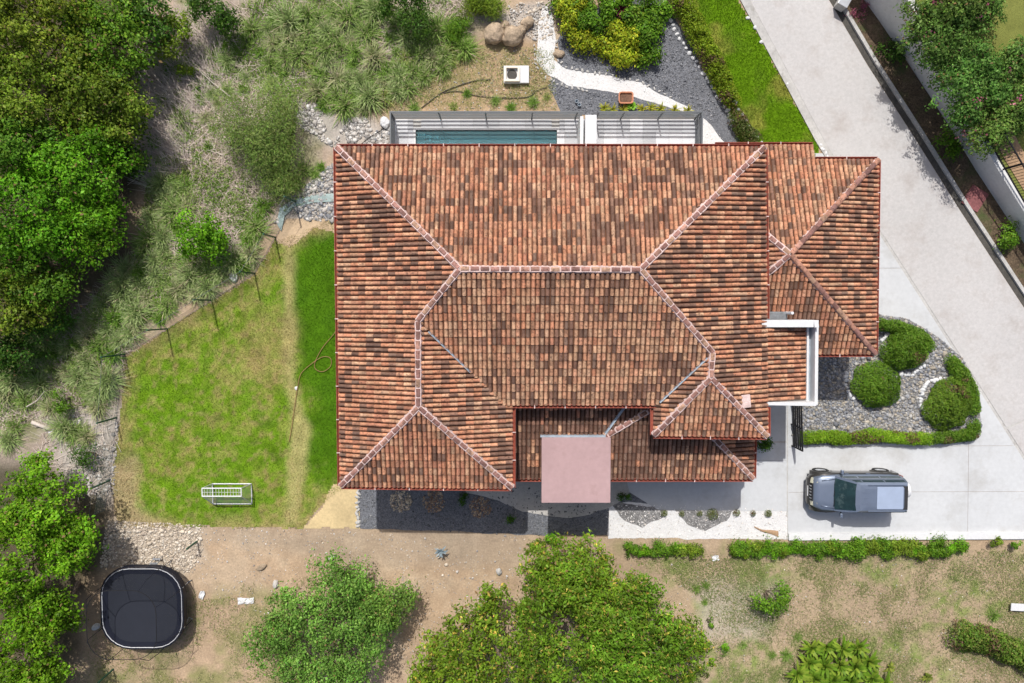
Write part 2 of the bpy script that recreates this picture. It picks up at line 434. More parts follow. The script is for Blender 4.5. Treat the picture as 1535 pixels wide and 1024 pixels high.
def blades(name, poly, colfn, n, ln, w, mat_, label, z=0.0, amp=.15, tilt=.8, parent=None):
    lo, hi = bbox(poly); P = R.uniform(lo - .1, hi + .1, (int(n * 1.9), 2)); P = P[kinside(poly, amp, 5)(P[:, 0], P[:, 1])][:n]
    n = len(P); a = R.uniform(0, 6.283, n); L = ln * R.uniform(.6, 1.4, n); t = R.uniform(.2, tilt, n)
    d = np.stack([np.cos(a) * np.sin(t), np.sin(a) * np.sin(t), np.cos(t)], 1) * L[:, None]
    s = np.stack([-np.sin(a), np.cos(a), 0 * a], 1) * w / 2; B = np.concatenate([P, np.full((n, 1), z)], 1)
    V = np.stack([B - s, B + s, B + d], 1).reshape(-1, 3); c = colfn(P[:, 0], P[:, 1]) * R.uniform(.72, 1.35, (n, 1)) * (1 + R.normal(0, .06, (n, 3)))
    o = link(name, mesh_arrays(name, V, np.arange(3 * n).reshape(-1, 3), np.repeat(np.clip(c, 0, 1), 3, 0)), mat_, parent)
    return tag(o, label, kind='stuff')
for nm, poly, fn, cnt, lab, lab2 in (('lawn', LAWN_W, lawn_col, 95000, 'yellow green lawn between the wire fence and the house', 'short yellow green grass of the fenced lawn'),
                              ('lawn_strip', STRIP_W, strip_col, 34000, 'bright green grass strip between the hedge and the road', 'short bright green grass beside the road')):
    lo, hi = bbox(poly)
    tag(link(nm, grid_mesh(nm, np.arange(lo[0] - .2, hi[0] + .2, .1), np.arange(lo[1] - .2, hi[1] + .2, .1), .008, fn, kinside(poly)), M['lawn']), lab, kind='structure')
    blades('short_grass', poly, fn, cnt, .075, .022, M['blade'], lab2, amp=.2)

def sheet(name, pts, z, mat_, label=None, wob=None, seed=0, world_pts=False, thick=None):
    poly = pts if world_pts else PX(pts)
    if wob: poly = wobble(poly, .18, wob, 1.6, seed)
    mb = MB()
    if thick: mb.prism(poly, z - thick, z)
    else:
        poly = ccw(poly); mb.add([(x, y, z) for x, y in poly], [tuple(range(len(poly)))])
    return tag(mb.build(name, mat_), label, kind='structure')

# sand strips beside the house
def sandc(k): return lambda x, y: np.array(k) * (.8 + .4 * fbm(x, y, .9, 4)[:, None])
for nm, pts, k in (('sand_strip', [(430, 330), (505, 326), (540, 326), (540, 352), (470, 345), (435, 372), (415, 362)], (.50, .375, .245)), ('sand_bed', [(500, 728), (537, 720), (537, 791), (455, 791), (480, 762)], (.55, .43, .235))):
    poly = PX(pts); lo, hi = bbox(poly)
    tag(link(nm, grid_mesh(nm, np.arange(lo[0] - .2, hi[0] + .2, .08), np.arange(lo[1] - .2, hi[1] + .2, .08), .014, sandc(k), kinside(poly, .14, 3)), M['sand']), kind='structure')

# road, apron, kerbs --------------------------------------------------
ROAD_L = [(1098, -60), (1124, 0), (1236, 212), (1317, 342), (1540, 690), (1700, 940)]
ROAD_R = [(1212, -60), (1242, 0), (1300, 98), (1368, 203), (1440, 318), (1540, 470), (1700, 715)]
rl, rr = PX(ROAD_L), PX(ROAD_R)
mb = MB()                                            # cut at the cross joint into two cast slabs
road_poly = ccw(rl + rr[::-1])
ja, jb = at(1508, 642), at(1640, 582)
road_root = tag(empty('road'), 'pale exposed aggregate concrete road along the house', kind='structure')
def offline(p, q, d):
    L = math.hypot(q[0] - p[0], q[1] - p[1]); nx, ny = -(q[1] - p[1]) / L, (q[0] - p[0]) / L
    return (p[0] + nx * d, p[1] + ny * d), (q[0] + nx * d, q[1] + ny * d)
for s in (1, -1):
    a, b = (ja, jb) if s > 0 else (jb, ja)
    pc = clip(road_poly, a, b, .05)
    MB().prism(pc, -.10, .02).build('road_slab', M['road'], road_root)
# left gutter band of the road
lk = PX([(1083, -60), (1109, 0), (1222, 212), (1303, 342)])
MB().prism(lk + PX([(1097, -60), (1123, 0), (1235, 212), (1316, 342)])[::-1], -.1, .06).build('road_gutter', M['kerb'])
tag(bpy.data.objects['road_gutter'], 'smooth grey concrete gutter band along the grass strip', kind='structure')
# drain and kerb on the far side
def band(line, o0, o1):
    w = PX(line); A = []; B = []
    for i, p in enumerate(w):
        q = w[min(i + 1, len(w) - 1)]; r = w[max(i - 1, 0)]; dx, dy = q[0] - r[0], q[1] - r[1]; L = math.hypot(dx, dy); n = (-dy / L, dx / L)
        A.append((p[0] + n[0] * o0, p[1] + n[1] * o0)); B.append((p[0] + n[0] * o1, p[1] + n[1] * o1))
    return A + B[::-1]
tag(MB().prism(band(ROAD_R, .02, .28), -.2, .006).build('drain_channel', M['drain']), 'dark open drain channel along the road edge', kind='structure')
tag(MB().prism(band(ROAD_R, .28, .43), -.2, .12).build('road_kerb', M['kerb']), 'weathered grey kerb between drain and verge', kind='structure')
WALL_B = [(1258, -60), (1294, 0), (1357, 88), (1422, 190), (1462, 256), (1512, 332), (1560, 405)]
vg = PX(ROAD_R[:6]); wb = PX(WALL_B)
tag(MB().prism(band(ROAD_R, .43, 2.2)[:7] + PX([(1700, 640), (1560, 402), (1512, 330), (1422, 188), (1294, -2), (1258, -62)]), -.2, .05).build('verge', M['verge']), 'dark mulched verge between kerb and white wall', kind='structure')

# driveway and walk slabs
drive = tag(empty('driveway'), 'pale concrete driveway around the planting bed', kind='structure')
DW = PX([(1181, 560), (1181, 809), (1720, 809), (1720, 980), (1536, 692), (1312, 342), (1240, 230), (1181, 230)])
def split(polys, a, b, gap):
    out = []
    for p in polys:
        for q in (clip(p, a, b, gap), clip(p, b, a, gap)):
            if len(q) >= 3: out.append(q)
    return out
ra, rb = PX([(1312, 342), (1536, 692)]); ra2, rb2 = offline(ra, rb, -.05)
sl = [ccw(DW)]
sl = [clip(p, rb2, ra2, 0) if False else p for p in sl]
for a, b in ((at(1181, 738), at(1720, 736)), (at(1452, 640), at(1450, 809)), (at(1300, 402), at(1365, 402)), (at(1181, 670), at(1720, 667))):
    sl = split(sl, a, b, .007)
for p in sl:
    if len(p) >= 3: MB().prism(p, -.1, .016 + R.uniform(-.001, .001)).build('concrete_slab', M['concrete'], drive)
walk = tag(empty('house_walk'), 'grey concrete walk along the porch front', kind='structure')
for q in ([(930, 690), (1179, 690), (1179, 766), (986, 764), (944, 738)], [(1120, 590), (1179, 590), (1179, 662), (1120, 662)], [(1120, 663), (1179, 663), (1179, 689.6), (1120, 689.6)]):
    MB().prism(PX(q), -.1, .03).build('concrete_slab', M['concrete'], walk)
MB().prism(band([(1312, 338), (1536, 688), (1700, 945)], -.12, .06), -.1, .009).build('joint_filler', M['kerb'], drive)
MB().prism(PX([(1178, 560), (1182.5, 560), (1182.5, 809), (1178, 809)]), -.1, .012).build('joint_filler', M['kerb'], drive)
MB().prism([at(1500, 641), at(1500, 648), at(1645, 584), at(1645, 576)], -.1, .0085).build('joint_filler', M['kerb'], drive)
tag(MB().prism(PX([(1181, 799), (1535, 797), (1720, 796), (1720, 806), (1535, 807), (1181, 809)]), -.1, .13).build('driveway_kerb', M['white'], bevel=.01), 'white painted low kerb along the driveway edge', kind='structure')
sheet('entrance_path', [(690, 715), (700, 738), (745, 750), (783, 768), (812, 772), (850, 777), (885, 772), (908, 762), (935, 748), (960, 715)], .025, M['walk'], 'curved rough concrete path below the pink canopy', .05, 3)

# gravel beds and path
sheet('slate_bed', [(537, 700), (537, 792), (700, 797), (790, 802), (915, 803), (915, 764), (990, 765), (990, 700)], .012, M['slate'], 'dark slate chip bed under the front eaves', .05, 1)
sheet('white_gravel', [(912, 752), (1179, 764), (1179, 809), (912, 806)], .016, M['wgravel'], 'white gravel strip beside the driveway', .05, 2)
for i, p in enumerate(([(912, 752), (1000, 760), (992, 776), (962, 790), (935, 780), (925, 766)], [(1005, 760), (1102, 762), (1088, 780), (1056, 794), (1030, 788)])):
    sheet('slate_patch', p, .022, M['ggravel'], None, .08, 5 + i)
sheet('slate_garden', [(842, 40), (990, -40), (997, 0), (1040, 80), (1100, 180), (1120, 240), (1000, 240), (1045, 172), (880, 172), (845, 172), (820, 130), (835, 95), (838, 60)], .010, M['slate'], 'dark slate chip garden around the white path', .06, 4)
PATH = [(812, 10), (826, 6), (832, 60), (830, 90), (850, 103), (900, 112), (955, 122), (1005, 148), (1050, 172), (1110, 240), (1045, 240), (1045, 195), (1040, 172), (1000, 160), (940, 143), (850, 128), (820, 112), (805, 90), (806, 50)]
sheet('white_path', PATH, .018, M['wgravel'], 'winding white gravel path through slate chips', .05, 6)
PATH_W = PX(PATH)
BED = [(1188, 520), (1310, 470), (1360, 478), (1405, 505), (1440, 535), (1465, 590), (1470, 640), (1450, 662), (1188, 668)]
sheet('stone_bed', BED, .05, M['ggravel'], 'grey stone chip bed beside the garage', None, 0, thick=.1)

# ------------------------------------------------------------------ the house
house = empty('house', (1.5, 0, 0), 'house with hipped clay tile roofs, red gutters and a pink entrance canopy', 'house')
TILES = []          # every cover tile: (V 12x3 or so, F, colour)
PANV, PANF, PANC = [], [], []
PITCH, COURSE = .180, .315

def tile_colour(x, y, mood, su=0., sj=0.):
    """clay colours with lichen stains; mood: share of dark, share of tan"""
    dark, tan = mood
    n = .6 * float(fbm(np.array([su * 1.5 + 50.]), np.array([sj * .62 + 20.]), 1.0, 2)[0]) + .4 * float(fbm(np.array([x + 50.]), np.array([y + 20.]), .6, 3)[0]); n2 = float(fbm(np.array([x - 9.]), np.array([y + 70.]), .33, 3)[0])
    dark *= .84; tan *= 1.0; r = random.random() * .9 + .05 + (n - .5) * 1.7; q = random.random() + (n2 - .5) * 1.0
    if r < dark * .62: c = np.array(random.choice([(.17, .098, .07), (.20, .11, .078), (.15, .09, .067), (.22, .125, .09)]))
    elif r < dark: c = np.array(random.choice([(.23, .135, .095), (.27, .15, .105), (.21, .135, .10)]))
    elif q < tan: c = np.array(random.choice([(.53, .30, .185), (.54, .325, .20), (.48, .295, .19), (.48, .255, .155), (.51, .265, .165)]))
    else: c = np.array(random.choice([(.51, .235, .135), (.54, .265, .155), (.46, .205, .12), (.48, .24, .15), (.41, .185, .115), (.53, .29, .175)]))
    return np.clip(c * random.uniform(.86, 1.24), 0, 1)

def tiled_face(poly, e0, e1, mood, keep=True):
    """lay barrel tiles over a roof plane; e0->e1 is the low edge, the slope rises to its left"""
    P = [Vector(p) for p in poly]; e0 = Vector(e0); e1 = Vector(e1); u = (e1 - e0).normalized()
    nrm = Vector((0, 0, 0))
    for i in range(len(P)): nrm += (P[i - 1] - e0).cross(P[i] - e0)
    if nrm.z < 0: nrm = -nrm
    nrm.normalize(); v = nrm.cross(u).normalized(); u = v.cross(nrm)
    L = [((p - e0).dot(u), (p - e0).dot(v)) for p in P]
    us = [a for a, b in L]; n = int((max(us) - min(us)) / PITCH); u0 = min(us) + ((max(us) - min(us)) - n * PITCH) / 2
    def at_uv(a, b, h): return e0 + u * a + v * b + nrm * h
    SEG = 5
    for i in range(n):
        for half in (0, 1):
            a = u0 + (i + .5 + half * .5) * PITCH
            cr = []
            for k in range(len(L)):
                (x0, y0), (x1, y1) = L[k - 1], L[k]
                if (x0 > a) != (x1 > a): cr.append(y0 + (a - x0) / (x1 - x0) * (y1 - y0))
            cr.sort()
            for k in range(0, len(cr) - 1, 2):
                lo, hi = cr[k], cr[k + 1]
                if hi - lo < .05: continue
                j0 = math.floor(lo / COURSE + 1e-6); j1 = math.ceil(hi / COURSE - 1e-6)
                wig = random.uniform(-.011, .011)
                for j in range(j0, j1):
                    b0 = max(lo, j * COURSE - .035 + random.uniform(-.012, .012)); b1 = min(hi, (j + 1) * COURSE + .02)
                    if b1 - b0 < .04: continue
                    mid = at_uv(a, (b0 + b1) / 2, 0); c = tile_colour(mid.x, mid.y, mood, a + e0.x * 3.1, j + e0.y * 7.7)
                    if half:                                  # channel tile
                        o = len(PANV); w = PITCH * .32
                        for b, h in ((b0, .012), (b1, 0)):
                            for t in (-1, 0, 1): PANV.append(tuple(at_uv(a + t * w, b, h + (.022 if t else -.005))))
                        PANF.extend([(o, o + 1, o + 4, o + 3), (o + 1, o + 2, o + 5, o + 4)]); PANC.extend([c * .15 + np.array((.04, .014, .008))] * 6)  # clay darkened well below the cover tiles: shade between the barrels painted in
                        continue
                    V = []; sk = wig + random.uniform(-.004, .004)
                    for b, r, h in ((b0, .074, .036), (b1, .060, .006)):
                        for t in range(SEG + 1):
                            th = math.pi * (t / SEG); V.append(tuple(at_uv(a + sk + math.cos(th) * r, b, h + math.sin(th) * r * .98)))
                    F = [(t, t + 1, SEG + 2 + t, SEG + 1 + t) for t in range(SEG)]
                    TILES.append((V, F, c))

def face_deck(mb, poly, drop=.035):
    P = [(x, y, z - drop) for x, y, z in poly]; mb.add(P, [tuple(range(len(P)))])

Z0 = 4.6
NW, NE = (-6.69, 6.03, Z0), (9.62, 6.03, Z0)
SW, SWr = (-6.70, -7.04, Z0), (0.0, -7.12, Z0)
INa, V1, V2 = (0, -3.83, Z0), (-.30, -3.83, 4.68), (5.60, -3.83, 4.68)
INb, RW, RE = (5.52, -3.83, Z0), (5.52, -5.04, Z0), (9.95, -5.09, Z0)
RA, RB = (-1.89, 1.33, 6.15), (4.66, 1.31, 6.15)
JW, JW2 = (-3.49, -.56, 5.63), (-3.49, -3.77, 5.63)
JE, JE2 = (7.56, -1.76, 5.27), (7.52, -2.72, 5.27)
def ez(x, y):        # height of the east plane, carried on below the eave by the wing between the white parapets
    t = (y + 5.09) / (6.03 + 5.09); ex = 9.95 + t * (9.62 - 9.95); return Z0 + (ex - x) * .3075
EX = [(9.80, -.84), (11.58, -.84), (11.62, -3.74), (9.90, -3.74)]
EXT = [(x, y, ez(x, y)) for x, y in EX]
deck = MB()
main_faces = [
    ([NW, NE, RB, RA], NE, NW, (.36, .38)), ([NW, RA, JW, JW2, SW], NW, SW, (.30, .16)), ([SW, JW2, SWr], SW, SWr, (.24, .22)),
    ([JW, V1, INa, SWr, JW2], SWr, INa, (.44, .2)), ([RA, RB, JE, V2, V1, JW], V1, V2, (.31, .80)),
    ([JE, JE2, RW, INb], INb, RW, (.3, .3)), ([JE2, RE, RW], RW, RE, (.34, .3)), ([RB, NE, RE, JE2, JE], RE, NE, (.46, .26)),
    (EXT, EXT[2], EXT[1], (.34, .26))]
for poly, a, b, mood in main_faces: tiled_face(poly, a, b, mood); face_deck(deck, poly)
main_roof = deck.build('main_roof', M['soffit'], house)
n_main = len(TILES)

# garage roof, lower, east
G0 = 3.2; gx0, gx1, gyn, gyn2, gys = 6.6, 14.70, 5.85, 6.48, -1.95
GP = (10.68, 1.97, 4.62)
kx = (GP[2] - G0) / (gx1 - GP[0])
gN1, gN2 = (gx0, gyn, G0), (gx1, gyn, G0); gS2, gS1 = (gx1 + .1, gys, G0), (gx0 + .1, gys, G0)
zN = G0 - (GP[2] - G0) / (gyn - GP[1]) * (gyn2 - gyn)
gdeck = MB()
gfaces = [([gN1, gN2, GP], gN2, gN1, (.3, .4)), ([(8.24, gyn, G0), (12.2, gyn, G0), (12.2, gyn2, zN), (8.24, gyn2, zN)], (12.2, gyn2, zN), (8.24, gyn2, zN), (.3, .4)),
          ([gN2, gS2, GP], gS2, gN2, (.46, .2)), ([gS1, GP, gS2], gS1, gS2, (.44, .3)), ([gN1, GP, gS1], gN1, gS1, (.4, .2))]
for poly, a, b, mood in gfaces: tiled_face(poly, a, b, mood); face_deck(gdeck, poly)
garage_roof = gdeck.build('garage_roof', M['soffit'], house)
n_gar = len(TILES)

# porch roof
PZ = 3.0; kp = .27
pS0, pS1 = (.02, -7.16, PZ), (10.0, -7.16, PZ)
top = -3.4; zt = PZ + kp * (7.16 + top)
hipTop = (10.0 - 3.76, top, zt)
a0 = (5.72, -4.02); a1 = (3.60, -5.42)                      # left hip of the right part; it dies into the valley
pl = lambda x, y: (x, y, PZ + kp * (y + 7.16))
pfaces = [([pS0, (3.60, -7.16, PZ), pl(3.60, -5.42), (4.75, top, zt), (.02, top, zt)], pS0, pS1, (.95, .5)),
          ([(3.60, -7.16, PZ), pS1, hipTop, (4.80, top, zt), pl(3.62, -5.42)], pS0, pS1, (.86, .45)),
          ([pS1, (10.0, top, PZ), hipTop], pS1, (10.0, top, PZ), (.6, .2))]
pdeck = MB()
for poly, a, b, mood in pfaces[:3]: tiled_face(poly, a, b, mood); face_deck(pdeck, poly)
porch_roof = pdeck.build('porch_roof', M['soffit'], house)

# the 300 tiles that show largest become parts, the rest one mesh for each roof
allV = np.array([t[0] for t in TILES]); q = plan(allV.reshape(-1, 3)).reshape(len(TILES), -1, 2)
SEG = 5; hullidx = list(range(SEG + 1)) + list(range(2 * SEG + 1, SEG, -1)); h = q[:, hullidx]
area = .5 * np.abs((h[:, :, 0] * np.roll(h[:, :, 1], -1, 1) - np.roll(h[:, :, 0], -1, 1) * h[:, :, 1]).sum(1))
ok = (np.arange(len(TILES)) < n_main)
big = set(np.argsort(-np.where(ok, area, 0))[:300].tolist())
roofs = (main_roof, garage_roof, porch_roof)
for ri, (lo, hi) in enumerate(((0, n_main), (n_main, n_gar), (n_gar, len(TILES)))):
    V = []; F = []; C = []
    for i in range(lo, hi):
        v, f, c = TILES[i]
        if i in big:
            link('roof_tile', mesh_arrays('roof_tile', v, f, np.tile(c, (len(v), 1)), True), M['tile'], roofs[ri]); continue
        o = len(V); V += v; F += [tuple(k + o for k in g) for g in f]; C += [c] * len(v)
    tag(link('roof_tiles', mesh_arrays('roof_tiles', V, F, np.array(C), True), M['tile'], roofs[ri]), kind='stuff')
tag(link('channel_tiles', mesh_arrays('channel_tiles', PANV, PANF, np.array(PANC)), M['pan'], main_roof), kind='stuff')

# ridge and hip caps on their mortar beds
def ridge(a, b, parent, r=.088, ln=.30, mort=.145, tint=(.34, .18, .15), gap=.06, lift=.05):
    a = Vector(a); b = Vector(b); d = b - a; L = d.length; d.normalize()
    side = d.cross(Vector((0, 0, 1))).normalized(); up = side.cross(d)
    mb = MB(); V = []; K = max(2, int(L / .2))
    for k in range(K + 1):
        p = a + d * (L * k / K); w = mort * random.uniform(.86, 1.12)
        V += [p - side * w - up * .03, p - side * w * .7 + up * (.045 + lift), p + side * w * .7 + up * (.045 + lift), p + side * w - up * .03]
    F = []
    for k in range(K):
        for t in range(3): o = k * 4; F.append((o + t, o + t + 1, o + 5 + t, o + 4 + t))
    mb.add(V, F); mb.build('mortar_bed', M['mortar'], parent)
    n = max(1, round(L / (ln + gap)))
    for i in range(n):
        p0 = a + d * (L * i / n + gap / 2); p1 = a + d * (L * (i + 1) / n - gap / 2); V = []; jit = side * random.uniform(-.01, .01)
        for p, rr in ((p0, r), (p1, r * .92)):
            for t in range(7):
                th = math.pi * t / 6; V.append(tuple(p + jit + side * (math.cos(th) * rr) + up * (.03 + lift + math.sin(th) * rr * .62)))
        c = np.array(random.choice([tint, tint, (.26, .135, .115), (.40, .22, .17), (.22, .12, .105), (.42, .26, .18)])) * random.uniform(.85, 1.2)
        F = [(t, t + 1, 8 + t, 7 + t) for t in range(6)] + [tuple(range(6, -1, -1)), tuple(range(7, 14))]
        m = MB(); m.add(V, F, tuple(c)); m.build('ridge_tile', M['tile'], parent)
for a, b in ((NW, RA), (RA, RB), (NE, RB), (JW, RA), (JW, JW2), (SW, JW2), (SWr, JW2), (RB, JE), (JE, JE2), (RW, JE2), (RE, JE2)): ridge(a, b, main_roof)
for a, b in ((gN2, GP), (gS2, GP)): ridge(a, b, garage_roof, mort=.12, tint=(.46, .235, .165), gap=.012, r=.105)
for a, b in (((9.0, GP[1] + (gyn - GP[1]) * (GP[0] - 9.0) / (GP[0] - gx0), GP[2] - (GP[2] - G0) * (GP[0] - 9.0) / (GP[0] - gx0)), GP),
             ((9.0, GP[1] - (GP[1] - gys) * (GP[0] - 9.0) / (GP[0] - gx0), GP[2] - (GP[2] - G0) * (GP[0] - 9.0) / (GP[0] - gx0)), GP)): ridge(a, b, garage_roof)
ridge((*a1, pl(*a1)[2]), (*a0, pl(*a0)[2] + .02), porch_roof, gap=.07); ridge(pS1, hipTop, porch_roof, gap=.07)
# lead valley flashings
def valley(a, b, parent, w=.09):
    a = Vector(a) + Vector((0, 0, .125)); b = Vector(b) + Vector((0, 0, .125)); s = (b - a).cross(Vector((0, 0, 1))).normalized() * w
    MB().add([a - s, a + s, b + s, b - s, a - Vector((0, 0, .04)), b - Vector((0, 0, .04))], [(0, 4, 5, 3), (4, 1, 2, 5)]).build('valley_flashing', M['flashing'], parent)
lerp = lambda a, b, t: tuple(a[i] + (b[i] - a[i]) * t for i in range(3))
valley(lerp(JW, V1, .12), lerp(JW, V1, .60), main_roof, .035); valley(lerp(JE, V2, .1), lerp(JE, V2, .95), main_roof, .04)
valley((3.62, -5.38, pl(0, -5.38)[2]), (4.78, -3.6, pl(0, -3.6)[2]), porch_roof, .05)

# gutters
def gutter(a, b, parent, out, w=.135, name='gutter', straps=True, dz=0):
    """half-round channel hung outside a->b; out = outward plan direction"""
    a = Vector(a); b = Vector(b); o = Vector((*out, 0)).normalized(); mb = MB(); V = []
    prof = [(-.02, .03), (-.02, -.07), (.02, -.105), (w * .6, -.105), (w, -.06), (w, .012), (w - .02, .012), (w - .025, -.05), (w * .55, -.09), (.01, -.06), (.01, .03)]
    for p in (a, b):
        for s, z in prof: V.append(p + o * s + Vector((0, 0, z + dz)))
    n = len(prof); F = [(i, (i + 1) % n, n + (i + 1) % n, n + i) for i in range(n)] + [tuple(range(n)), tuple(range(2 * n - 1, n - 1, -1))]
    mb.add(V, F); g = mb.build(name, M['gutter'], parent)
    L = (b - a).length; k = int(L / 1.45)
    if straps:
        mb = MB()
        for i in range(1, k + 1):
            p = a.lerp(b, i / (k + 1)) + Vector((0, 0, dz + .02)); mb.bar(p - o * .03, p + o * (w + .012), .035, .012)
        if mb.v: mb.build('gutter_strap', M['mortar'], g)
for a, b, o in ((NW, NE, (0, 1)), (SW, NW, (-1, 0)), (SW, SWr, (0, -1)), (SWr, INa, (1, 0)), (V1, V2, (0, -1)), (RW, INb, (-1, 0)), (RW, RE, (0, -1)),
                (RE, (9.93, -3.95, Z0), (1, 0)), ((9.82, -.5, Z0), NE, (1, 0))): gutter(a, b, main_roof, o)
for a, b, o in (((12.2, gyn, G0), gN2, (0, 1)), ((8.24, gyn2, zN), (12.2, gyn2, zN), (0, 1)), (gN2, gS2, (1, 0)), ((11.95, gys, G0), gS2, (0, -1))): gutter(a, b, garage_roof, o)
for a, b, o in ((pS0, (1.25, -7.16, PZ), (0, -1)), ((3.95, -7.16, PZ), pS1, (0, -1)), (pS1, (10.0, -5.0, PZ), (1, 0))): gutter(a, b, porch_roof, o)

# walls (set back under the eaves), parapets, canopy
def wall(poly, z0, z1, name='wall', m='render'):
    return MB().prism(poly, z0, z1).build(name, M[m], house)
wall([(-6.1, 5.4), (9.1, 5.4), (9.1, -4.5), (6.1, -4.5), (6.1, -3.3), (-.6, -3.3), (-.6, -6.5), (-6.1, -6.5)], 0, 4.55)
wall([(9.12, 5.3), (14.1, 5.3), (14.1, -1.4), (9.12, -1.4)], 0, 3.15)
wall([(9.12, -1.42), (11.9, -1.42), (11.9, -3.84), (9.12, -3.84)], 0, 3.9)
wall([(.0, -3.32), (6.08, -3.32), (6.08, -5.6), (.0, -5.6)], 0, 2.95, 'porch_wall')
for x in (5.0, 7.2, 9.5): MB().box(x, -6.75, 1.45, .25, .25, 2.9).build('porch_post', M['render'], house, bevel=.01)
par = MB().prism([(9.62, -.83), (11.62, -.83), (11.62, -.55), (9.62, -.55)], 3.2, 4.72).build('parapet', M['white'], house, bevel=.012)
MB().prism([(11.80, -.56), (11.93, -.56), (11.97, -3.88), (11.84, -3.88)], 3.2, 4.45).build('parapet', M['white'], house, bevel=.01)
MB().prism([(11.58, -.84), (11.66, -.84), (11.70, -3.76), (11.62, -3.76)], 3.2, 4.22).build('parapet', M['white'], house, bevel=.008)
MB().prism([(11.62, -.56), (11.80, -.56), (11.84, -.84), (11.66, -.84)], 3.2, 4.70).build('parapet', M['white'], house, bevel=.01)
MB().prism([(11.66, -.845), (11.80, -.845), (11.84, -3.75), (11.70, -3.75)], 3.2, 4.02).build('box_gutter', M['flashing'], house)
MB().prism([(9.50, -3.745), (11.84, -3.757), (11.84, -3.90), (9.50, -3.86)], 3.2, 4.62).build('parapet', M['white'], house, bevel=.01)
MB().box(8.98, -3.66, ez(8.98, -3.66) + .06, .34, .5, .12, .1).build('mortar_patch', M['mortar'], house, bevel=.02)
ca_, cb_ = at(812, 656, 3.78), at(915, 754, 3.78)
can = MB().prism([(ca_[0], ca_[1]), (cb_[0], ca_[1]), (cb_[0], cb_[1]), (ca_[0], cb_[1])], 3.52, 3.78).build('canopy', M['canopy'], house, bevel=.015)
MB().prism([(ca_[0] - .05, ca_[1] + .08), (cb_[0] - .2, ca_[1] + .08), (cb_[0] - .2, ca_[1] + .003), (ca_[0] - .05, ca_[1] + .003)], 3.4, 3.74).build('canopy_flashing', M['flashing'], can)
for x in (1.5, 3.7): MB().box(x, -7.6, 1.72, .28, .28, 3.5).build('canopy_post', M['render'], can)
# vent on the garage roof by the parapet
vt = empty('roof_vent', (10.4, -.35, 4.0), 'grey lead collar with white vent pipe beside the parapet', 'vent pipe')
MB().box(10.35, -.40, 4.12, .95, .34, .22).build('lead_collar', M['asphaltpatch'], vt, bevel=.05)
MB().tube([(10.78, -.28, 3.9), (10.78, -.28, 4.75)], .055, 10).build('pipe', M['whitemetal'], vt)

# ------------------------------------------------------------------ pool terrace
DZ = .5
dx0, dx1 = at(592, 200, DZ)[0], at(1042, 200, DZ)[0]
dyn, dys = at(700, 168, DZ + 1.1)[1], 5.45
px0, px1, pyn, pys = at(623, 200, DZ)[0], at(835, 200, DZ)[0], at(700, 195, DZ)[1], 5.85
deckst = tag(empty('pool_deck', (4, 7, 0)), 'raised pale grey pool terrace with a long pool', kind='structure')
for poly in ([(dx0, dys), (px0 - .1, dys), (px0 - .1, dyn), (dx0, dyn)], [(px1 + .1, dys), (dx1, dys), (dx1, dyn), (px1 + .1, dyn)],
             [(px0 - .098, pyn + .1), (px1 + .098, pyn + .1), (px1 + .098, dyn), (px0 - .098, dyn)], [(px0 - .098, dys), (px1 + .098, dys), (px1 + .098, pys - .1), (px0 - .098, pys - .1)]):
    MB().prism(poly, 0, DZ - .022).build('deck_base', M['kerb'], deckst)
nx, ny = 23, 5; sx, sy = (dx1 - dx0) / nx, (dyn - dys) / ny
for i in range(nx):
    for j in range(ny):
        a, b = dx0 + i * sx, dx0 + (i + 1) * sx; c, d = dys + j * sy, dys + (j + 1) * sy
        a += .004; c += .004; b -= .004; d -= .004
        if a < px0 < b: b = px0 - .105
        if a < px1 < b: a = px1 + .105
        if a > px0 - .1 and b < px1 + .1:
            if c < pyn < d: c = pyn + .105
            if c < pys < d: d = pys - .105
            if c > pys and d < pyn: continue
        if b - a < .03 or d - c < .03: continue
        g = R.uniform(.86, 1.1); k = (.47 * g, .48 * g, .50 * g) if random.random() < .75 else (.60, .61, .63)
        MB().prism([(a, c), (b, c), (b, d), (a, d)], DZ - .02, DZ + R.uniform(-.0015, .0015), k).build('deck_slab', M['deckslab'], deckst)
cop = MB()
for poly in ([(px0 - .1, pys - .1), (px1 + .1, pys - .1), (px1 + .1, pys), (px0 - .1, pys)], [(px0 - .1, pyn), (px1 + .1, pyn), (px1 + .1, pyn + .1), (px0 - .1, pyn + .1)],
             [(px0 - .1, pys + .001), (px0, pys + .001), (px0, pyn - .001), (px0 - .1, pyn - .001)], [(px1, pys + .001), (px1 + .1, pys + .001), (px1 + .1, pyn - .001), (px1, pyn - .001)]):
    cop.prism(poly, DZ - .15, DZ + .008)
cop.build('pool_coping', M['white'], deckst)
bas = MB()
bas.add([(px0, pys, .02), (px1, pys, .02), (px1, pyn, .02), (px0, pyn, .02), (px0, pys, .5), (px1, pys, .5), (px1, pyn, .5), (px0, pyn, .5)],
        [(0, 1, 2, 3), (0, 4, 5, 1), (1, 5, 6, 2), (2, 6, 7, 3), (3, 7, 4, 0)])
bas.build('pool_basin', M['poolwall'], deckst)
for k in range(3): MB().prism([(px0 + .02 + .02 * k, pys + .02), (px0 + 1.0 - .3 * k, pys + .02), (px0 + 1.0 - .3 * k, pyn - .02), (px0 + .02 + .02 * k, pyn - .02)], .022 + .1 * k, .11 + .1 * k).build('pool_step', M['poolwall'], deckst)
wt = MB().add([(px0, pys, .42), (px1, pys, .42), (px1, pyn, .42), (px0, pyn, .42)], [(0, 1, 2, 3)]).build('pool_water', M['water']); tag(wt, 'still teal water in the long pool', kind='structure')

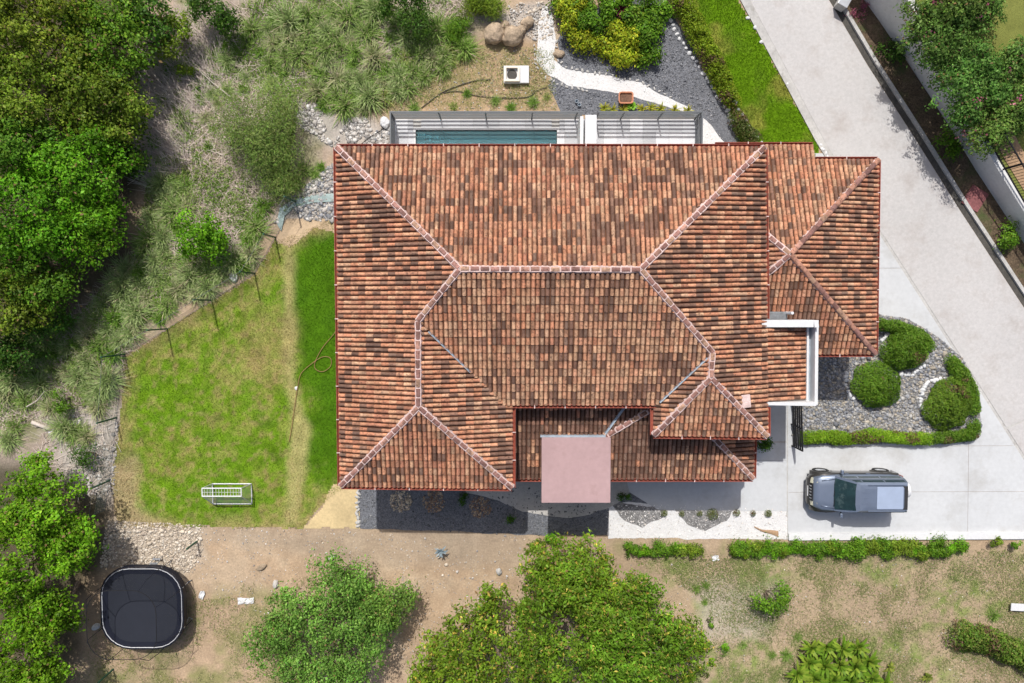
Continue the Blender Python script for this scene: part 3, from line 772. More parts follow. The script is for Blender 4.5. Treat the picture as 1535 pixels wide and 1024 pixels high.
def rail_fence(name, label, pts, posts, z, hgt, nr, m, rail=.045, cat='fence', group=None, railh=.06):
    e = empty(name, (*pts[0], z), label, cat, group)
    for i in range(len(pts) - 1):
        a, b = pts[i], pts[i + 1]
        for k in range(nr):
            zz = z + .14 + (hgt - .14) * k / (nr - 1)
            mb = MB(); mb.bar((*a, zz), (*b, zz), rail if k < nr - 1 else rail * 1.4, railh); mb.build('rail', m, e)
    for x, y in posts: MB().box(x, y, z + hgt / 2 + .01, .055, .055, hgt + .05).build('post', m, e)
    return e
pf = [at(p, 178, DZ)[0] for p in (592, 661, 729, 797, 862)]
rail_fence('pool_fence', 'dark grey rail fence along the pool', [(dx0, dys + .5), (dx0, dyn), (pf[-1] + .25, dyn)], [(dx0, dyn)] + [(x, dyn) for x in pf[1:]] + [(dx0, (dyn + dys) / 2)], DZ, 1.1, 5, M['darkmetal'])
pf2 = [at(p, 178, DZ)[0] for p in (893, 930, 986, 1041)]
rail_fence('terrace_fence', 'dark grey rail fence around the terrace beside the white path', [(pf2[0], dyn), (dx1, dyn), (dx1, dys + .5)], [(x, dyn) for x in pf2] + [(dx1, (dyn + dys) / 2)], DZ, 1.1, 5, M['darkmetal'])
c0 = at(871, 195, 1.4)
tag(MB().box(c0[0], (dyn + dys) / 2 + .55, DZ + .6, .14, 1.25, 1.2).build('partition_wall', M['white'], bevel=.015), 'narrow white partition wall between the pool and terrace', 'wall')
hp = empty('pool_cabinet', (c0[0] + .38, dyn - .75, DZ), 'white slim cabinet standing beside the partition wall', 'cabinet')
MB().box(c0[0] + .40, dyn - .72, DZ + .62, .44, 1.15, .9).build('body', M['whitemetal'], hp, bevel=.02)
MB().box(c0[0] + .40, dyn - .72, DZ + 1.09, .48, 1.2, .035).build('lid', M['whitemetal'], hp, bevel=.01)
for s in (-1, 1): MB().box(c0[0] + .40, dyn - .72 + s * .5, DZ + .085, .4, .06, .17).build('foot', M['darkmetal'], hp)

# ------------------------------------------------------------------ plants
def unit(v): return v / (np.linalg.norm(v, axis=1, keepdims=True) + 1e-9)
def leaves(P, N, size, asp, cols, fold=.16):
    n = len(P); t = unit(np.cross(N, R.normal(size=(n, 3)))); b = np.cross(N, t); s = (size * R.uniform(.65, 1.35, n))[:, None]
    V = np.stack([P - t * s * .5, P + b * s * asp * .5 + N * s * fold, P + t * s * .5, P - b * s * asp * .5 + N * s * fold], 1)
    return V.reshape(-1, 3), np.repeat(cols, 4, 0)
def leaf_mesh(name, P, N, size, asp, cols, fold=.16):
    V, C = leaves(P, N, size, asp, cols, fold)
    return mesh_arrays(name, V, np.arange(len(V)).reshape(-1, 4), np.clip(C, 0, 1))
def leaf_cols(n, base, alt, mixp, jit=.2):
    base = np.array(base); alt = np.array(alt); k = (R.random((n, 1)) < mixp)
    return np.where(k, alt, base) * R.uniform(1 - jit, 1 + jit, (n, 1)) * (1 + R.normal(0, .05, (n, 3)))

def crown(c, r, hz, n, size, asp, base, alt, mixp, lobes, flat=.8, lobe_r=.38, upb=.6, clump=30, csize=.2):
    """leaf clumps spread over overlapping lobes"""
    c = np.array(c); k = lobes
    ang = R.uniform(0, 6.283, k); rad = np.sqrt(R.uniform(0, 1, k)) * (1 - lobe_r * .75) * r
    LC = np.stack([np.cos(ang) * rad, np.sin(ang) * rad, hz * (.85 * (1 - (rad / r) ** 2) - .25 + R.uniform(-.35, .25, k))], 1)
    LR = r * lobe_r * R.uniform(.65, 1.2, k); ltint = R.uniform(.8, 1.2, (k, 1))
    nc = max(4, n // clump); li = R.choice(k, nc, p=LR ** 2 / (LR ** 2).sum())
    d = unit(R.normal(size=(nc, 3)) + np.array((0, 0, .5))); rr = LR[li][:, None] * (R.uniform(.62, 1.08, (nc, 1)))
    CC = LC[li] + d * rr * np.array((1, 1, flat)); ctint = R.uniform(.62, 1.32, (nc, 1)) * ltint[li]
    ci = np.repeat(np.arange(nc), clump); m = len(ci); q = R.normal(size=(m, 3)); cs = csize * R.uniform(.6, 1.3, (nc, 1))[ci]
    P = CC[ci] + q * cs * np.array((1, 1, .45)) - np.array((0, 0, 1)) * (q[:, :1] ** 2 + q[:, 1:2] ** 2) * cs * .22
    N = unit(d[ci] * .45 + np.array((0, 0, upb)) + q * np.array((.35, .35, 0)) + R.normal(size=(m, 3)) * .42)
    cols = leaf_cols(m, base, alt, mixp) * ctint[ci]
    return P + c, N, cols, CC + c
def trunk_mesh(mb, base, top, r, targets):
    base = np.array(base, float); top = np.array(top, float); mid = (base + top) / 2 + R.normal(size=3) * np.array((.15, .15, 0))
    mb.tube([base, mid, top], [r, r * .8, r * .6], 7)
    for t in targets:
        s = base + (top - base) * R.uniform(.55, 1.0); m_ = (s + t) / 2 + np.array((0, 0, -.15)) + R.normal(size=3) * .12
        mb.tube([s, m_, t], [r * .45, r * .28, r * .09], 5)
PAL = dict(olive=((.155, .25, .020), (.22, .31, .03)), mid=((.105, .235, .016), (.17, .31, .024)), bright=((.115, .30, .010), (.175, .37, .02)), dark=((.05, .125, .014), (.08, .165, .018)),
           yellow=((.155, .275, .020), (.46, .38, .07)), grey=((.13, .25, .035), (.20, .32, .06)), lime=((.28, .37, .02), (.44, .46, .03)))
def tree(name, label, px, py, rpx, top, pal, dens=850, size=.13, asp=.55, mixp=.35, lobes=12, group=None, cat='tree', flat=.75, clump=30, csize=.22, bz=.12, trunk_r=.13, zf=.58, base=None):
    zc = top * zf; x, y = at(px, py, zc); r = rpx / FPX * (CAM_H - zc); hz = top - zc
    e = empty(name, (x, y, 0), label, cat, group); b, a = PAL[pal]
    P, N, C, CC = crown((x, y, zc), r, hz, int(dens * r * r), size, asp, b, a, mixp, int(lobes * 2.4), flat, lobe_r=.25, clump=clump, csize=csize * .8)
    C = C * R.uniform(.74, 1.1) * np.array((R.uniform(.88, 1.18), 1, 1)); dl = R.random(len(C)) < .025; C[dl] = np.array((.24, .16, .07))
    k = P[:, 2] > bz; link('crown', leaf_mesh('crown', P[k], N[k], size * R.uniform(.7, 1.35, int(k.sum())), asp, C[k]), M['leaf'], e)
    mb = MB(); sel = CC[R.choice(len(CC), min(14, len(CC)), replace=False)]
    bx, by, bz_ = base or (x, y, -.1)
    trunk_mesh(mb, (bx, by, bz_), (x, y, max(zc * .85, bz_ + .4)), trunk_r, sel); mb.build('trunk', M['bark'], e)
    return e

PAL['weedy'] = ((.165, .27, .05), (.24, .30, .085))
# forest on the slope
for px, py, r, top, pal, lab in (
    (62, 40, 98, 4.4, 'olive', 'olive green broad tree overhanging the upper slope'), (164, 55, 82, 3.4, 'mid', 'mid green tree leaning over pale straw at the forest edge'),
    (45, 140, 88, 4.4, 'olive', 'olive crowned tree deep inside the forest'), (152, 150, 84, 3.5, 'olive', 'rounded olive green tree behind the dry reeds'),
    (30, 222, 76, 4.2, 'mid', 'mid green tree between the olive crowns and the bright trees'), (178, 215, 52, 2.4, 'dark', 'dark low tree in the gap behind the leaning bleached branch'), (115, 268, 86, 3.7, 'bright', 'broad bright green tree projecting from the forest edge'),
    (30, 320, 86, 4.9, 'bright', 'bright green tree in the forest interior below the olive trees'), (136, 350, 64, 2.9, 'bright', 'lower bright tree at the forest edge beside the spiky grass'),
    (55, 398, 74, 3.4, 'mid', 'mid green tree shading the lower forest edge'), (8, 450, 66, 3.9, 'olive', 'small olive tree at the lower end of the forest'), (218, 18, 50, 2.8, 'dark', 'dark tree at the top of the forest edge'), (55, 470, 42, 2.4, 'dark', 'low dark tree in the shade below the forest'), (15, 525, 40, 2.4, 'dark', 'low dark tree beside the spiky grass at the lower forest corner')):
    tree('forest_tree', lab, px, py, r, top, pal, 1900, .115, .6, .35, 15, 'trees of the forest on the slope')
for px, py, r, top, lab in ((75, 752, 76, 4.2, 'dense bright green tree beside the rubble and fence line'), (108, 815, 50, 3.6, 'low bright green tree beside the pale gravel'), (35, 850, 92, 4.6, 'tall dense green tree behind the trampoline'),
                            (68, 905, 62, 3.8, 'bright green tree touching the trampoline net'), (30, 985, 82, 4.4, 'dense green tree below the trampoline')):
    tree('dense_tree', lab, px, py, r, top, 'bright', 2300, .115, .62, .4, 16, 'dense green trees beside the trampoline', clump=26, csize=.17)
# loose trees in the lower garden
tree('garden_tree', 'grey green spreading tree on bare earth beside the trampoline', 488, 945, 116, 3.2, 'grey', 2600, .10, .6, .35, 20, None, csize=.2)
tree('garden_tree', 'smaller grey green tree merging into the spreading one', 575, 908, 58, 2.6, 'grey', 2400, .10, .55, .3, 10, None)
for px, py, r, top, lab in ((850, 935, 122, 3.8, 'big yellow flecked tree in front of the entrance path'), (940, 970, 118, 3.6, 'spreading yellow flecked tree beside the worn grass'), (735, 960, 98, 3.4, 'yellow flecked tree over the bare earth'),
                            (850, 862, 74, 3.0, 'yellow flecked tree nearest the white gravel'), (672, 1000, 66, 2.8, 'light green low tree beneath the yellow flecked ones'), (1015, 985, 62, 2.8, 'thin yellow flecked tree at the gravelly ground'), (905, 905, 80, 3.2, 'yellow flecked tree between the big and the spreading one')):
    tree('broadleaf_tree', lab, px, py, r, top, 'yellow', 1150, .15, .42, .08, 17, 'yellow flecked trees of the lower garden', clump=20, csize=.17)

# bushes
def bush(name, label, px, py, rpx, h, pal, dens=1700, size=.09, asp=.45, mixp=.35, lobes=7, group=None, cat='shrub', clump=20, csize=.13, flat=.8):
    zc = h * .5; x, y = at(px, py, zc); r = rpx / FPX * (CAM_H - zc); b, a = PAL[pal]
    e = empty(name, (x, y, 0), label, cat, group)
    P, N, C, CC = crown((x, y, zc), r, h * .45, max(160, int(dens * r * r)), size, asp, b, a, mixp, lobes, flat, clump=clump, csize=min(csize, r * .22))
    k = P[:, 2] > .02; link('foliage', leaf_mesh('foliage', P[k], N[k], size, asp, C[k]), M['leaf'], e)
    mb = MB(); mb.tube([(x, y, -.08), (x, y, h * .3)], [.035, .02], 5)
    for t in CC[R.choice(len(CC), min(6, len(CC)), replace=False)]: mb.tube([(x, y, -.05), (np.array((x, y, 0)) * .5 + t * .5), t], [.03, .02, .008], 5)
    mb.build('stem', M['bark'], e); return e
bush('airy_bush', 'large feathery green bush on the slope above the rubble', 388, 185, 78, 1.9, 'weedy', 3000, .15, .15, .4, 24, csize=.3, clump=14)
bush('airy_bush', 'feathery green bush below the large one beside the lawn corner', 418, 250, 55, 1.3, 'weedy', 3000, .14, .15, .4, 14, csize=.28, clump=14)
bush('leafy_shrub', 'bright green leafy shrub among spiky grass above the fenced lawn', 310, 345, 52, 2.0, 'bright', 1600, .12, .55, .4, 8)
bush('leafy_shrub', 'yellow green shrub among reeds beside the olive forest', 262, 50, 36, 2.2, 'olive', 1500, .11, .5, .4, 7)
bush('leafy_shrub', 'dark shrub at the top of the straw slope', 330, 12, 45, 2.0, 'dark', 1500, .12, .5, .4, 8)
bush('leafy_shrub', 'dark green shrub beyond the grass tufts at the upper boundary', 610, 12, 48, 1.8, 'dark', 1500, .12, .4, .4, 8)
bush('leafy_shrub', 'small bright shrub between dry reeds and the airy bush', 272, 108, 16, 1.0, 'olive', 2200, .09, .5, .3, 4)
bush('leafy_shrub', 'small dark green shrub among straw near the fallen white log', 96, 598, 20, 1.0, 'mid', 2200, .09, .45, .3, 5)
bush('leafy_shrub', 'dark weedy shrub beside the fence corner and rubble', 135, 682, 24, .9, 'dark', 2000, .09, .4, .3, 5)
bush('reed_bush', 'soft yellow green reed bush beside the boulders', 718, 16, 38, .8, 'olive', 4600, .17, .12, .4, 6, csize=.16)
bush('reed_bush', 'fine green reed bush left of the boulders', 690, 46, 22, .7, 'mid', 4600, .15, .12, .4, 5, csize=.14)
# climbing plant by the porch
bush('leafy_shrub', 'dark green plant against the porch corner and the grey walk', 1142, 668, 16, 1.4, 'dark', 2600, .1, .5, .2, 5)
bush('leafy_shrub', 'low dark plant on slate chips beside the entrance path', 937, 745, 10, .5, 'dark', 3000, .08, .5, .2, 3)

# garden bed above the path: broad leaved plants
k = 0
for px, py, r, h, pal, lab in ((850, 20, 30, 1.3, 'lime', 'yellow green broad leaved plant at the head of the white path'), (868, 52, 22, .9, 'lime', 'low lime plant at the edge of slate chips below the head plant'), (888, 28, 26, 1.1, 'mid', 'mid green plant between the lime plant and pale bare patch'),
                               (925, 8, 26, 1.3, 'mid', 'green plant behind the dark red plant'), (965, 18, 30, 1.2, 'mid', 'large green plant beside the slate garden end'), (968, 50, 26, 1.1, 'mid', 'green plant halfway along the planted bed'),
                               (938, 55, 24, 1.0, 'lime', 'variegated lime plant below the dark red plant'), (940, 78, 26, .9, 'lime', 'lime plant at the tip of the planted bed'), (966, 78, 20, .9, 'mid', 'green plant at the tip of the planted bed'), (905, 62, 20, .8, 'lime', 'pale lime plant beside the bare patch'), (860, 0, 30, 1.2, 'mid', 'green plant above the head of the path'), (992, 12, 18, .8, 'mid', 'green plant squeezed against the hedge end'), (952, 30, 22, 1.0, 'olive', 'olive plant beside the dark red one')):
    bush('garden_plant', lab, px, py, r * 1.12, h * .75, pal, 2600, .13, .5, .35, 8, 'broad leaved plants in the slate garden', 'plant', 12, .12)

def rosette(name, label, px, py, n, ln, w, colr, alt, rise=(.3, 1.2), z=0.0, cat='plant', group=None, m='leaf'):
    x, y = at(px, py, z); V = []; F = []; C = []
    for i in range(n):
        a = random.uniform(0, 6.283); el = random.uniform(*rise); L = ln * random.uniform(.65, 1.15); o = len(V); ca, sa = math.cos(a), math.sin(a); ww = w * random.uniform(.8, 1.2)
        for t, k in ((.03, .5), (.4, 1.0), (.75, .8), (1.0, .04)):
            rr = L * t * math.cos(el); zz = L * (math.sin(el) * t - .45 * t * t)
            V += [(rr * ca - sa * ww * k / 2, rr * sa + ca * ww * k / 2, zz + .06), (rr * ca + sa * ww * k / 2, rr * sa - ca * ww * k / 2, zz + .06)]
        for t in range(3): F.append((o + 2 * t, o + 2 * t + 1, o + 2 * t + 3, o + 2 * t + 2))
        c = np.array(colr if random.random() < .6 else alt) * random.uniform(.75, 1.25); C += [c] * 8
    o = link(name, mesh_arrays(name, V, F, np.clip(np.array(C), 0, 1)), M[m], None, (x, y, z)); return tag(o, label, cat, group)
rosette('red_plant', 'dark red spiky leaved plant in the slate garden', 931, 17, 60, .48, .07, (.10, .012, .03), (.17, .03, .05), (.3, 1.3), .5)
rosette('blue_agave', 'pale blue grey agave on bare earth below the slate bed', 661, 826, 34, .42, .06, (.28, .36, .40), (.36, .44, .48), (.4, 1.3), .3)

# grass tufts: six kinds of clump, copied
def tuft_mesh(nb, ln, w, b, a, stiff):
    V = []; F = []; C = []
    for i in range(nb):
        an = R.uniform(0, 6.283); el = R.uniform(.35, 1.5); L = ln * R.uniform(.55, 1.15); ca, sa = math.cos(an), math.sin(an); o = len(V); x0, y0 = R.normal(0, ln * .12, 2)
        for t, k in ((0, 1), (.4, .9), (.75, .65), (1, .05)):
            rr = L * t * math.cos(el) * (1 + .3 * t); zz = max(.01, L * (math.sin(el) * t - stiff * t * t))
            V += [(x0 + rr * ca - sa * w * k / 2, y0 + rr * sa + ca * w * k / 2, zz), (x0 + rr * ca + sa * w * k / 2, y0 + rr * sa - ca * w * k / 2, zz)]
        for t in range(3): F.append((o + 2 * t, o + 2 * t + 1, o + 2 * t + 3, o + 2 * t + 2))
        q = R.random(); c = np.array(b if q < .62 else a if q < .9 else (.44, .37, .24)) * R.uniform(.7, 1.3); C += [c] * 8
    return mesh_arrays('grass_tuft', V, F, np.clip(np.array(C), 0, 1))
TUFT = [tuft_mesh(*p) for p in ((300, .72, .024, (.185, .30, .06), (.29, .39, .12), .5), (270, .60, .022, (.15, .27, .04), (.25, .35, .09), .55), (300, .80, .024, (.26, .36, .12), (.37, .44, .20), .45),
                                (220, .48, .02, (.20, .29, .05), (.36, .36, .13), .55), (280, .68, .022, (.28, .34, .13), (.43, .43, .24), .5), (300, .58, .024, (.11, .235, .025), (.18, .30, .045), .5))]
ntuft = [0]
TC = ('fresh green', 'grass green', 'pale silvery green', 'yellowish green', 'straw flecked', 'deep green')
LAND = [((390, 185), 'beside the large feathery bush'), ((310, 345), 'beside the bright leafy shrub'), ((415, 250), 'beside the lower feathery bush'), ((262, 50), 'beside the yellow green shrub'), ((600, 20), 'beside the dark shrub at the upper boundary'), ((330, 12), 'below the dark shrub of the straw slope'),
        ((690, 46), 'beside the reed bushes'), ((640, 130), 'above the bent black pipe'), ((560, 160), 'above the pool terrace corner'), ((480, 160), 'above the pale rubble'), ((450, 90), 'between the rubble and the straw'), ((520, 70), 'in the middle of the upper slope'),
        ((382, 410), 'outside the fence beside the white bank stone'), ((318, 450), 'outside the fence midway along the lawn'), ((251, 493), 'outside the fence before the lawn corner'), ((187, 531), 'outside the lawn corner post'), ((60, 560), 'below the low dark trees'), ((62, 640), 'around the fallen white log'), ((96, 598), 'around the small dark shrub'), ((170, 440), 'in the shade of the forest'), ((150, 345), 'at the foot of the lower bright tree'), ((240, 190), 'at the leaning bleached branch'), ((330, 120), 'around the long bleached branch')]
def tuft(px, py, s, kind, label, group, cat='grass tuft'):
    me = TUFT[kind]
    if not me.materials: me.materials.append(M['blade'])
    o = bpy.data.objects.new('grass_tuft', me); col.objects.link(o); x, y = at(px, py, .2); o.location = (x, y, -.02)
    o.rotation_euler = (0, 0, random.uniform(0, 6.28)); o.scale = (s, s, s * random.uniform(1.1, 1.6)); ntuft[0] += 1
    if label is None:
        w = min(LAND, key=lambda q: (q[0][0] - px) ** 2 + (q[0][1] - py) ** 2)[1]
        label = ('small ' if s < .85 else 'large ' if s > 1.1 else '') + TC[kind] + ' grass tuft ' + w
    return tag(o, label, cat, group)
def scatter(poly, n, dmin, avoid=()):
    lo, hi = bbox(poly); out = []; tries = 0
    while len(out) < n and tries < n * 60:
        tries += 1; x, y = random.uniform(lo[0], hi[0]), random.uniform(lo[1], hi[1])
        if not pin(poly, np.array([x]), np.array([y]))[0]: continue
        if any((x - a) ** 2 + (y - b) ** 2 < dmin * dmin for a, b in out) or any((x - a) ** 2 + (y - b) ** 2 < r * r for a, b, r in avoid): continue
        out.append((x, y))
    return out
UP = [(400, 30), (560, 5), (715, 60), (690, 90), (610, 135), (540, 170), (470, 150), (455, 95), (400, 80)]
MIDB = [(225, 300), (280, 270), (300, 395), (345, 385), (395, 300), (405, 320), (370, 395), (300, 440), (235, 480), (172, 520), (165, 610), (90, 570), (0, 600), (0, 520), (130, 470), (205, 380)]
TOPB = [(250, 100), (300, 70), (420, 10), (460, 20), (440, 90), (430, 120), (330, 150), (300, 270), (240, 320), (225, 250)]
AV = [(390, 185, 55), (310, 345, 40), (415, 250, 34)]
for poly, n, dm, kinds, sc, grp in ((UP, 78, 16, (0, 1, 3, 4, 0, 2), (.7, 1.35), 'grass tufts of the slope'), (MIDB, 96, 13, (0, 2, 2, 4, 5), (.75, 1.25), 'grass tufts of the slope'), (TOPB, 50, 17, (0, 1, 4, 2, 5), (.6, 1.1), 'grass tufts of the slope')):
    for x, y in scatter(poly, n, dm, AV): tuft(x, y, random.uniform(*sc), random.choice(kinds), None, grp)
for x, y in ((10, 590), (58, 575), (95, 640), (110, 650), (145, 610), (150, 585), (30, 555), (128, 655), (35, 600), (75, 610), (20, 640), (10, 660)): tuft(x, y, random.uniform(.8, 1.2), random.choice((2, 4, 0)), None, 'grass tufts of the slope')
for x, y in ((455, 255), (470, 260), (442, 275), (480, 250), (500, 150), (482, 158), (545, 165)): tuft(x, y, random.uniform(.5, .8), random.choice((0, 1, 5)), None, 'grass tufts of the slope')
for x, y in ((905, 164), (918, 166), (934, 166), (962, 165), (975, 163), (990, 164), (1010, 166), (1030, 167)):
    o = rosette('yellow_grass', 'yellow green grassy plant in front of the terrace fence', x, y, 46, .42, .035, (.36, .33, .04), (.25, .29, .035), (.5, 1.4), 0, 'plant', 'yellow green plants along the terrace fence', 'blade')
for x, y in ((620, 160), (680, 158), (560, 150), (700, 138), (820, 145), (742, 150), (800, 152), (765, 160)): tuft(x, y, random.uniform(.4, .65), random.choice((1, 3, 5)), 'low weed tuft on the earth behind the pool fence', 'weeds behind the pool fence')
for x, y, s in ((1180, 985, .75), (1160, 985, .5), (1198, 958, .5), (1115, 970, .5), (1492, 925, .7), (1045, 885, .5), (1060, 880, .45), (1058, 905, .4)): tuft(x, y, s, 1, 'green weed tuft on the worn lower garden', 'weeds in the lower garden')

# ------------------------------------------------------------------ clipped mounds and hedges
def mound(name, label, pts, rpx, h, base, alt, group=None, cat='shrub', dens=2600, size=.12, asp=.24, z0=.05, mixp=.35):
    """evergreen mass swept along a line of photo points (one point = a dome)"""
    W = [np.array(at(x, y, h * .5)) for x, y in pts]; r = rpx / FPX * (CAM_H - h * .5)
    if len(W) == 1: W = W * 2
    L = [np.linalg.norm(W[i + 1] - W[i]) for i in range(len(W) - 1)]; tot = sum(L)
    n = int(dens * (math.pi * r * r + 2 * r * tot)); P = np.zeros((n, 3)); N = np.zeros((n, 3))
    seg = R.choice(len(L), n, p=np.array(L) / tot) if tot > 1e-6 else np.zeros(n, int)
    t = R.random(n); A = np.array(W)[seg]; B = np.array(W)[seg + 1]; c2 = A + (B - A) * t[:, None]
    a = R.uniform(0, 6.283, n); q = np.sqrt(R.random(n)) * .98
    if tot > 1e-6: pass
    off = np.stack([np.cos(a), np.sin(a)], 1) * (q * r)[:, None]
    xy = c2 + off; irr = fbm(xy[:, 0] * 1.0, xy[:, 1], 1.5, 4) ; prof = np.sqrt(np.clip(1 - q ** 2.6, 0, 1))
    lump = fbm(c2[:, 0] * 0 + xy[:, 0] + 77, xy[:, 1] + 31, .9, 2)
    xy = c2 + off * (.45 + .60 * irr[:, None] + .52 * lump[:, None])
    P[:, :2] = xy; P[:, 2] = z0 + h * prof * (.55 + .85 * fbm(xy[:, 0], xy[:, 1], 2.6, 4)) * R.uniform(.75, 1.08, n)
    N[:, :2] = off / r * .9; N[:, 2] = .75; N = unit(N + R.normal(size=(n, 3)) * .6)
    cols = leaf_cols(n, base, alt, mixp) * (.72 + .56 * fbm(xy[:, 0] + 5, xy[:, 1] + 3, 1.1, 3)[:, None])
    br = (fbm(xy[:, 0] + 25, xy[:, 1] - 13, 1.3, 3) > .64) & (R.random(n) < .5); cols[br] = np.array((.17, .105, .06))
    e = empty(name, (*W[0], 0), label, cat, group)
    link('foliage', leaf_mesh('foliage', P, N, size, asp, cols), M['leaf'], e)
    # woody core below the leaves
    mb = MB(); mb.tube([(*W[0], -.05)] + [(*w_, .03) for w_ in W[1:]] if tot > 1e-6 else [(*W[0], -.05), (*W[0], h * .5)], .03, 4)
    for i in range(max(5, int(3 * (tot + r)))):
        j = random.randrange(n); p = P[j]; mb.tube([(c2[j][0], c2[j][1], 0), tuple(p * np.array((1, 1, .85)))], [.02, .008], 4)
    mb.build('stem', M['bark'], e); return e
GR, GR2 = (.10, .205, .016), (.155, .265, .03)
mound('round_shrub', 'round clipped shrub in the middle of the grey stone bed', [(1313, 580)], 36, .75, GR, GR2)
mound('round_shrub', 'round clipped shrub touching the garage roof side hedge', [(1352, 522), (1362, 528)], 31, .75, GR, GR2)
mound('round_shrub', 'round clipped shrub at the driveway corner of the stone bed', [(1423, 606)], 37, .75, (.105, .19, .018), (.16, .245, .03))
mound('hedge', 'curved green hedge along the apron from the garage to the round shrub', [(1316, 486), (1345, 490), (1375, 503), (1392, 520)], 11, .55, GR, GR2, dens=3000)
mound('hedge', 'curved low hedge along the driveway side of the stone bed', [(1425, 540), (1440, 560), (1455, 590), (1458, 615)], 12, .5, GR, GR2, dens=3000)
mound('hedge', 'short hedge at the driveway corner closing the stone bed', [(1462, 635), (1456, 652), (1425, 655), (1400, 657)], 10, .45, GR, GR2, dens=3000)
mound('hedge', 'bright low hedge between the stone bed and the driveway slab', [(1205, 658), (1240, 655), (1270, 657), (1310, 653), (1345, 656), (1390, 658)], 10.5, .45, (.17, .32, .015), (.25, .39, .03), dens=3000)
mound('hedge', 'yellow green hedge along the white stones of the slate garden', [(1012, -10), (1030, 20), (1049, 55), (1070, 93), (1088, 128), (1098, 150)], 17, .7, (.21, .32, .018), (.30, .38, .03), dens=2000, size=.10, asp=.4)
mound('hedge', 'thin weedy end of the yellow green hedge by the garage eave', [(1102, 175), (1115, 195), (1130, 210)], 13, .5, (.10, .15, .03), (.19, .19, .07), dens=1300, size=.10, asp=.4)
SH = [(941, 824, 9), (965, 823, 11), (990, 823, 12), (1015, 822, 11), (1042, 825, 12), (1105, 820, 12), (1128, 822, 11), (1145, 823, 13), (1171, 830, 15), (1196, 822, 12), (1228, 823, 14), (1258, 822, 14), (1287, 823, 14), (1316, 823, 14), (1345, 822, 14), (1375, 824, 16), (1413, 820, 14), (1440, 818, 11), (1492, 815, 9), (1523, 816, 8), (805, 812, 12), (825, 812, 11), (1212, 824, 11), (1243, 821, 12), (1272, 826, 11), (1301, 821, 12), (1331, 825, 12), (1360, 822, 13), (1160, 822, 11), (1116, 824, 10)]
SH += [(x + random.uniform(-4, 4), 821 + random.uniform(-3, 4), random.uniform(8.5, 13)) for x in range(1096, 1446, 13)] + [(x + random.uniform(-4, 4), 822 + random.uniform(-3, 4), random.uniform(7, 11)) for x in range(938, 1046, 14)]
for i, (x, y, r) in enumerate(SH):
    w = 'below the white gravel strip' if x < 1180 else 'below the bonnet of the parked car' if x < 1262 else 'below the doors of the parked car' if x < 1320 else 'below the tail of the parked car' if x < 1375 else 'beyond the rear of the parked car'
    if x < 900: w = 'between the yellow flecked tree and the entrance path'
    bush('low_shrub', ('small ' if r < 11 else 'big ' if r > 14 else '') + 'low green shrub of the kerb row ' + w, x, y, r * 1.12, .5, random.choice(('mid', 'mid', 'bright', 'olive')), 3200, .10, .4, .35, 5, 'shrubs in the row along the driveway kerb', csize=.1)
for x, y, r in ((996, 770, 5), (1022, 770, 4), (1049, 770, 4), (1068, 771, 8), (1104, 769, 5), (1129, 770, 4.5), (1152, 770, 6)):
    mound('tiny_plant', 'tiny green plant at the edge of the grey walk', [(x, y)], r, .22, (.13, .18, .04), (.22, .22, .08), group='tiny plants along the walk edge', dens=2600, z0=.02, size=.07, cat='plant')
bush('spiky_shrub', 'upright green shrub on worn ground below the white gravel', 1155, 895, 30, 1.3, 'mid', 1500, .13, .4, .4, 8)
bush('leafy_shrub', 'small green shrub on gravelly ground beside the yellow flecked trees', 1087, 972, 11, .6, 'bright', 2400, .08, .5, .3, 4)
bush('leafy_shrub', 'tiny green shrub above the small one on gravelly ground', 1062, 932, 9, .5, 'mid', 2400, .08, .5, .3, 3)
mound('spreading_shrub', 'spreading green and rusty shrub beside the white board', [(1440, 955), (1475, 960), (1510, 975), (1545, 990)], 24, .8, (.11, .205, .025), (.19, .22, .05), dens=1500, size=.11, asp=.5, z0=0)
for i, (x, y, s) in enumerate(((1215, 970, .5), (1238, 968, .55), (1262, 972, .5), (1285, 968, .5), (1212, 992, .5), (1235, 996, .6), (1258, 995, .55), (1280, 998, .6), (1300, 990, .5), (1195, 1008, .5), (1220, 1016, .55), (1248, 1018, .6), (1275, 1020, .6), (1305, 1015, .5), (1325, 1022, .45))):
    w = 'facing the yellow flecked trees' if x < 1225 else 'facing the spreading rusty shrub' if x > 1270 else 'in the middle'
    rosette('leafy_rosette', ('small' if s < .52 else 'middling' if s < .58 else 'large') + ' glossy rosette plant of the cluster ' + w + (', farthest from the kerb' if y > 1000 else ', nearest the kerb' if y < 980 else ''), x, y, 44, s * 1.45, .13, (.13, .24, .02), (.22, .31, .035), (.3, 1.4), .35 + random.uniform(-.1, .15), 'plant', 'rosette plants clustered in the lower garden')
for x, y, lab in ((1332, 1000, 'single rosette plant beside the rosette cluster'), (1388, 1014, 'lone rosette plant between the cluster and spreading shrub')): rosette('leafy_rosette', lab, x, y, 26, .36, .09, (.15, .2, .03), (.24, .27, .05), (.3, 1.3), .05)
# weeds under the front eaves and dry planting rings
for x, y, r, lab in ((693, 748, 10, 'green plant in the shaded slate bed between the dry rings'), (765, 780, 10, 'green tuft at the end of the shaded slate bed')): bush('leafy_shrub', lab, x, y, r, .4, 'dark', 3000, .08, .5, .3, 3)

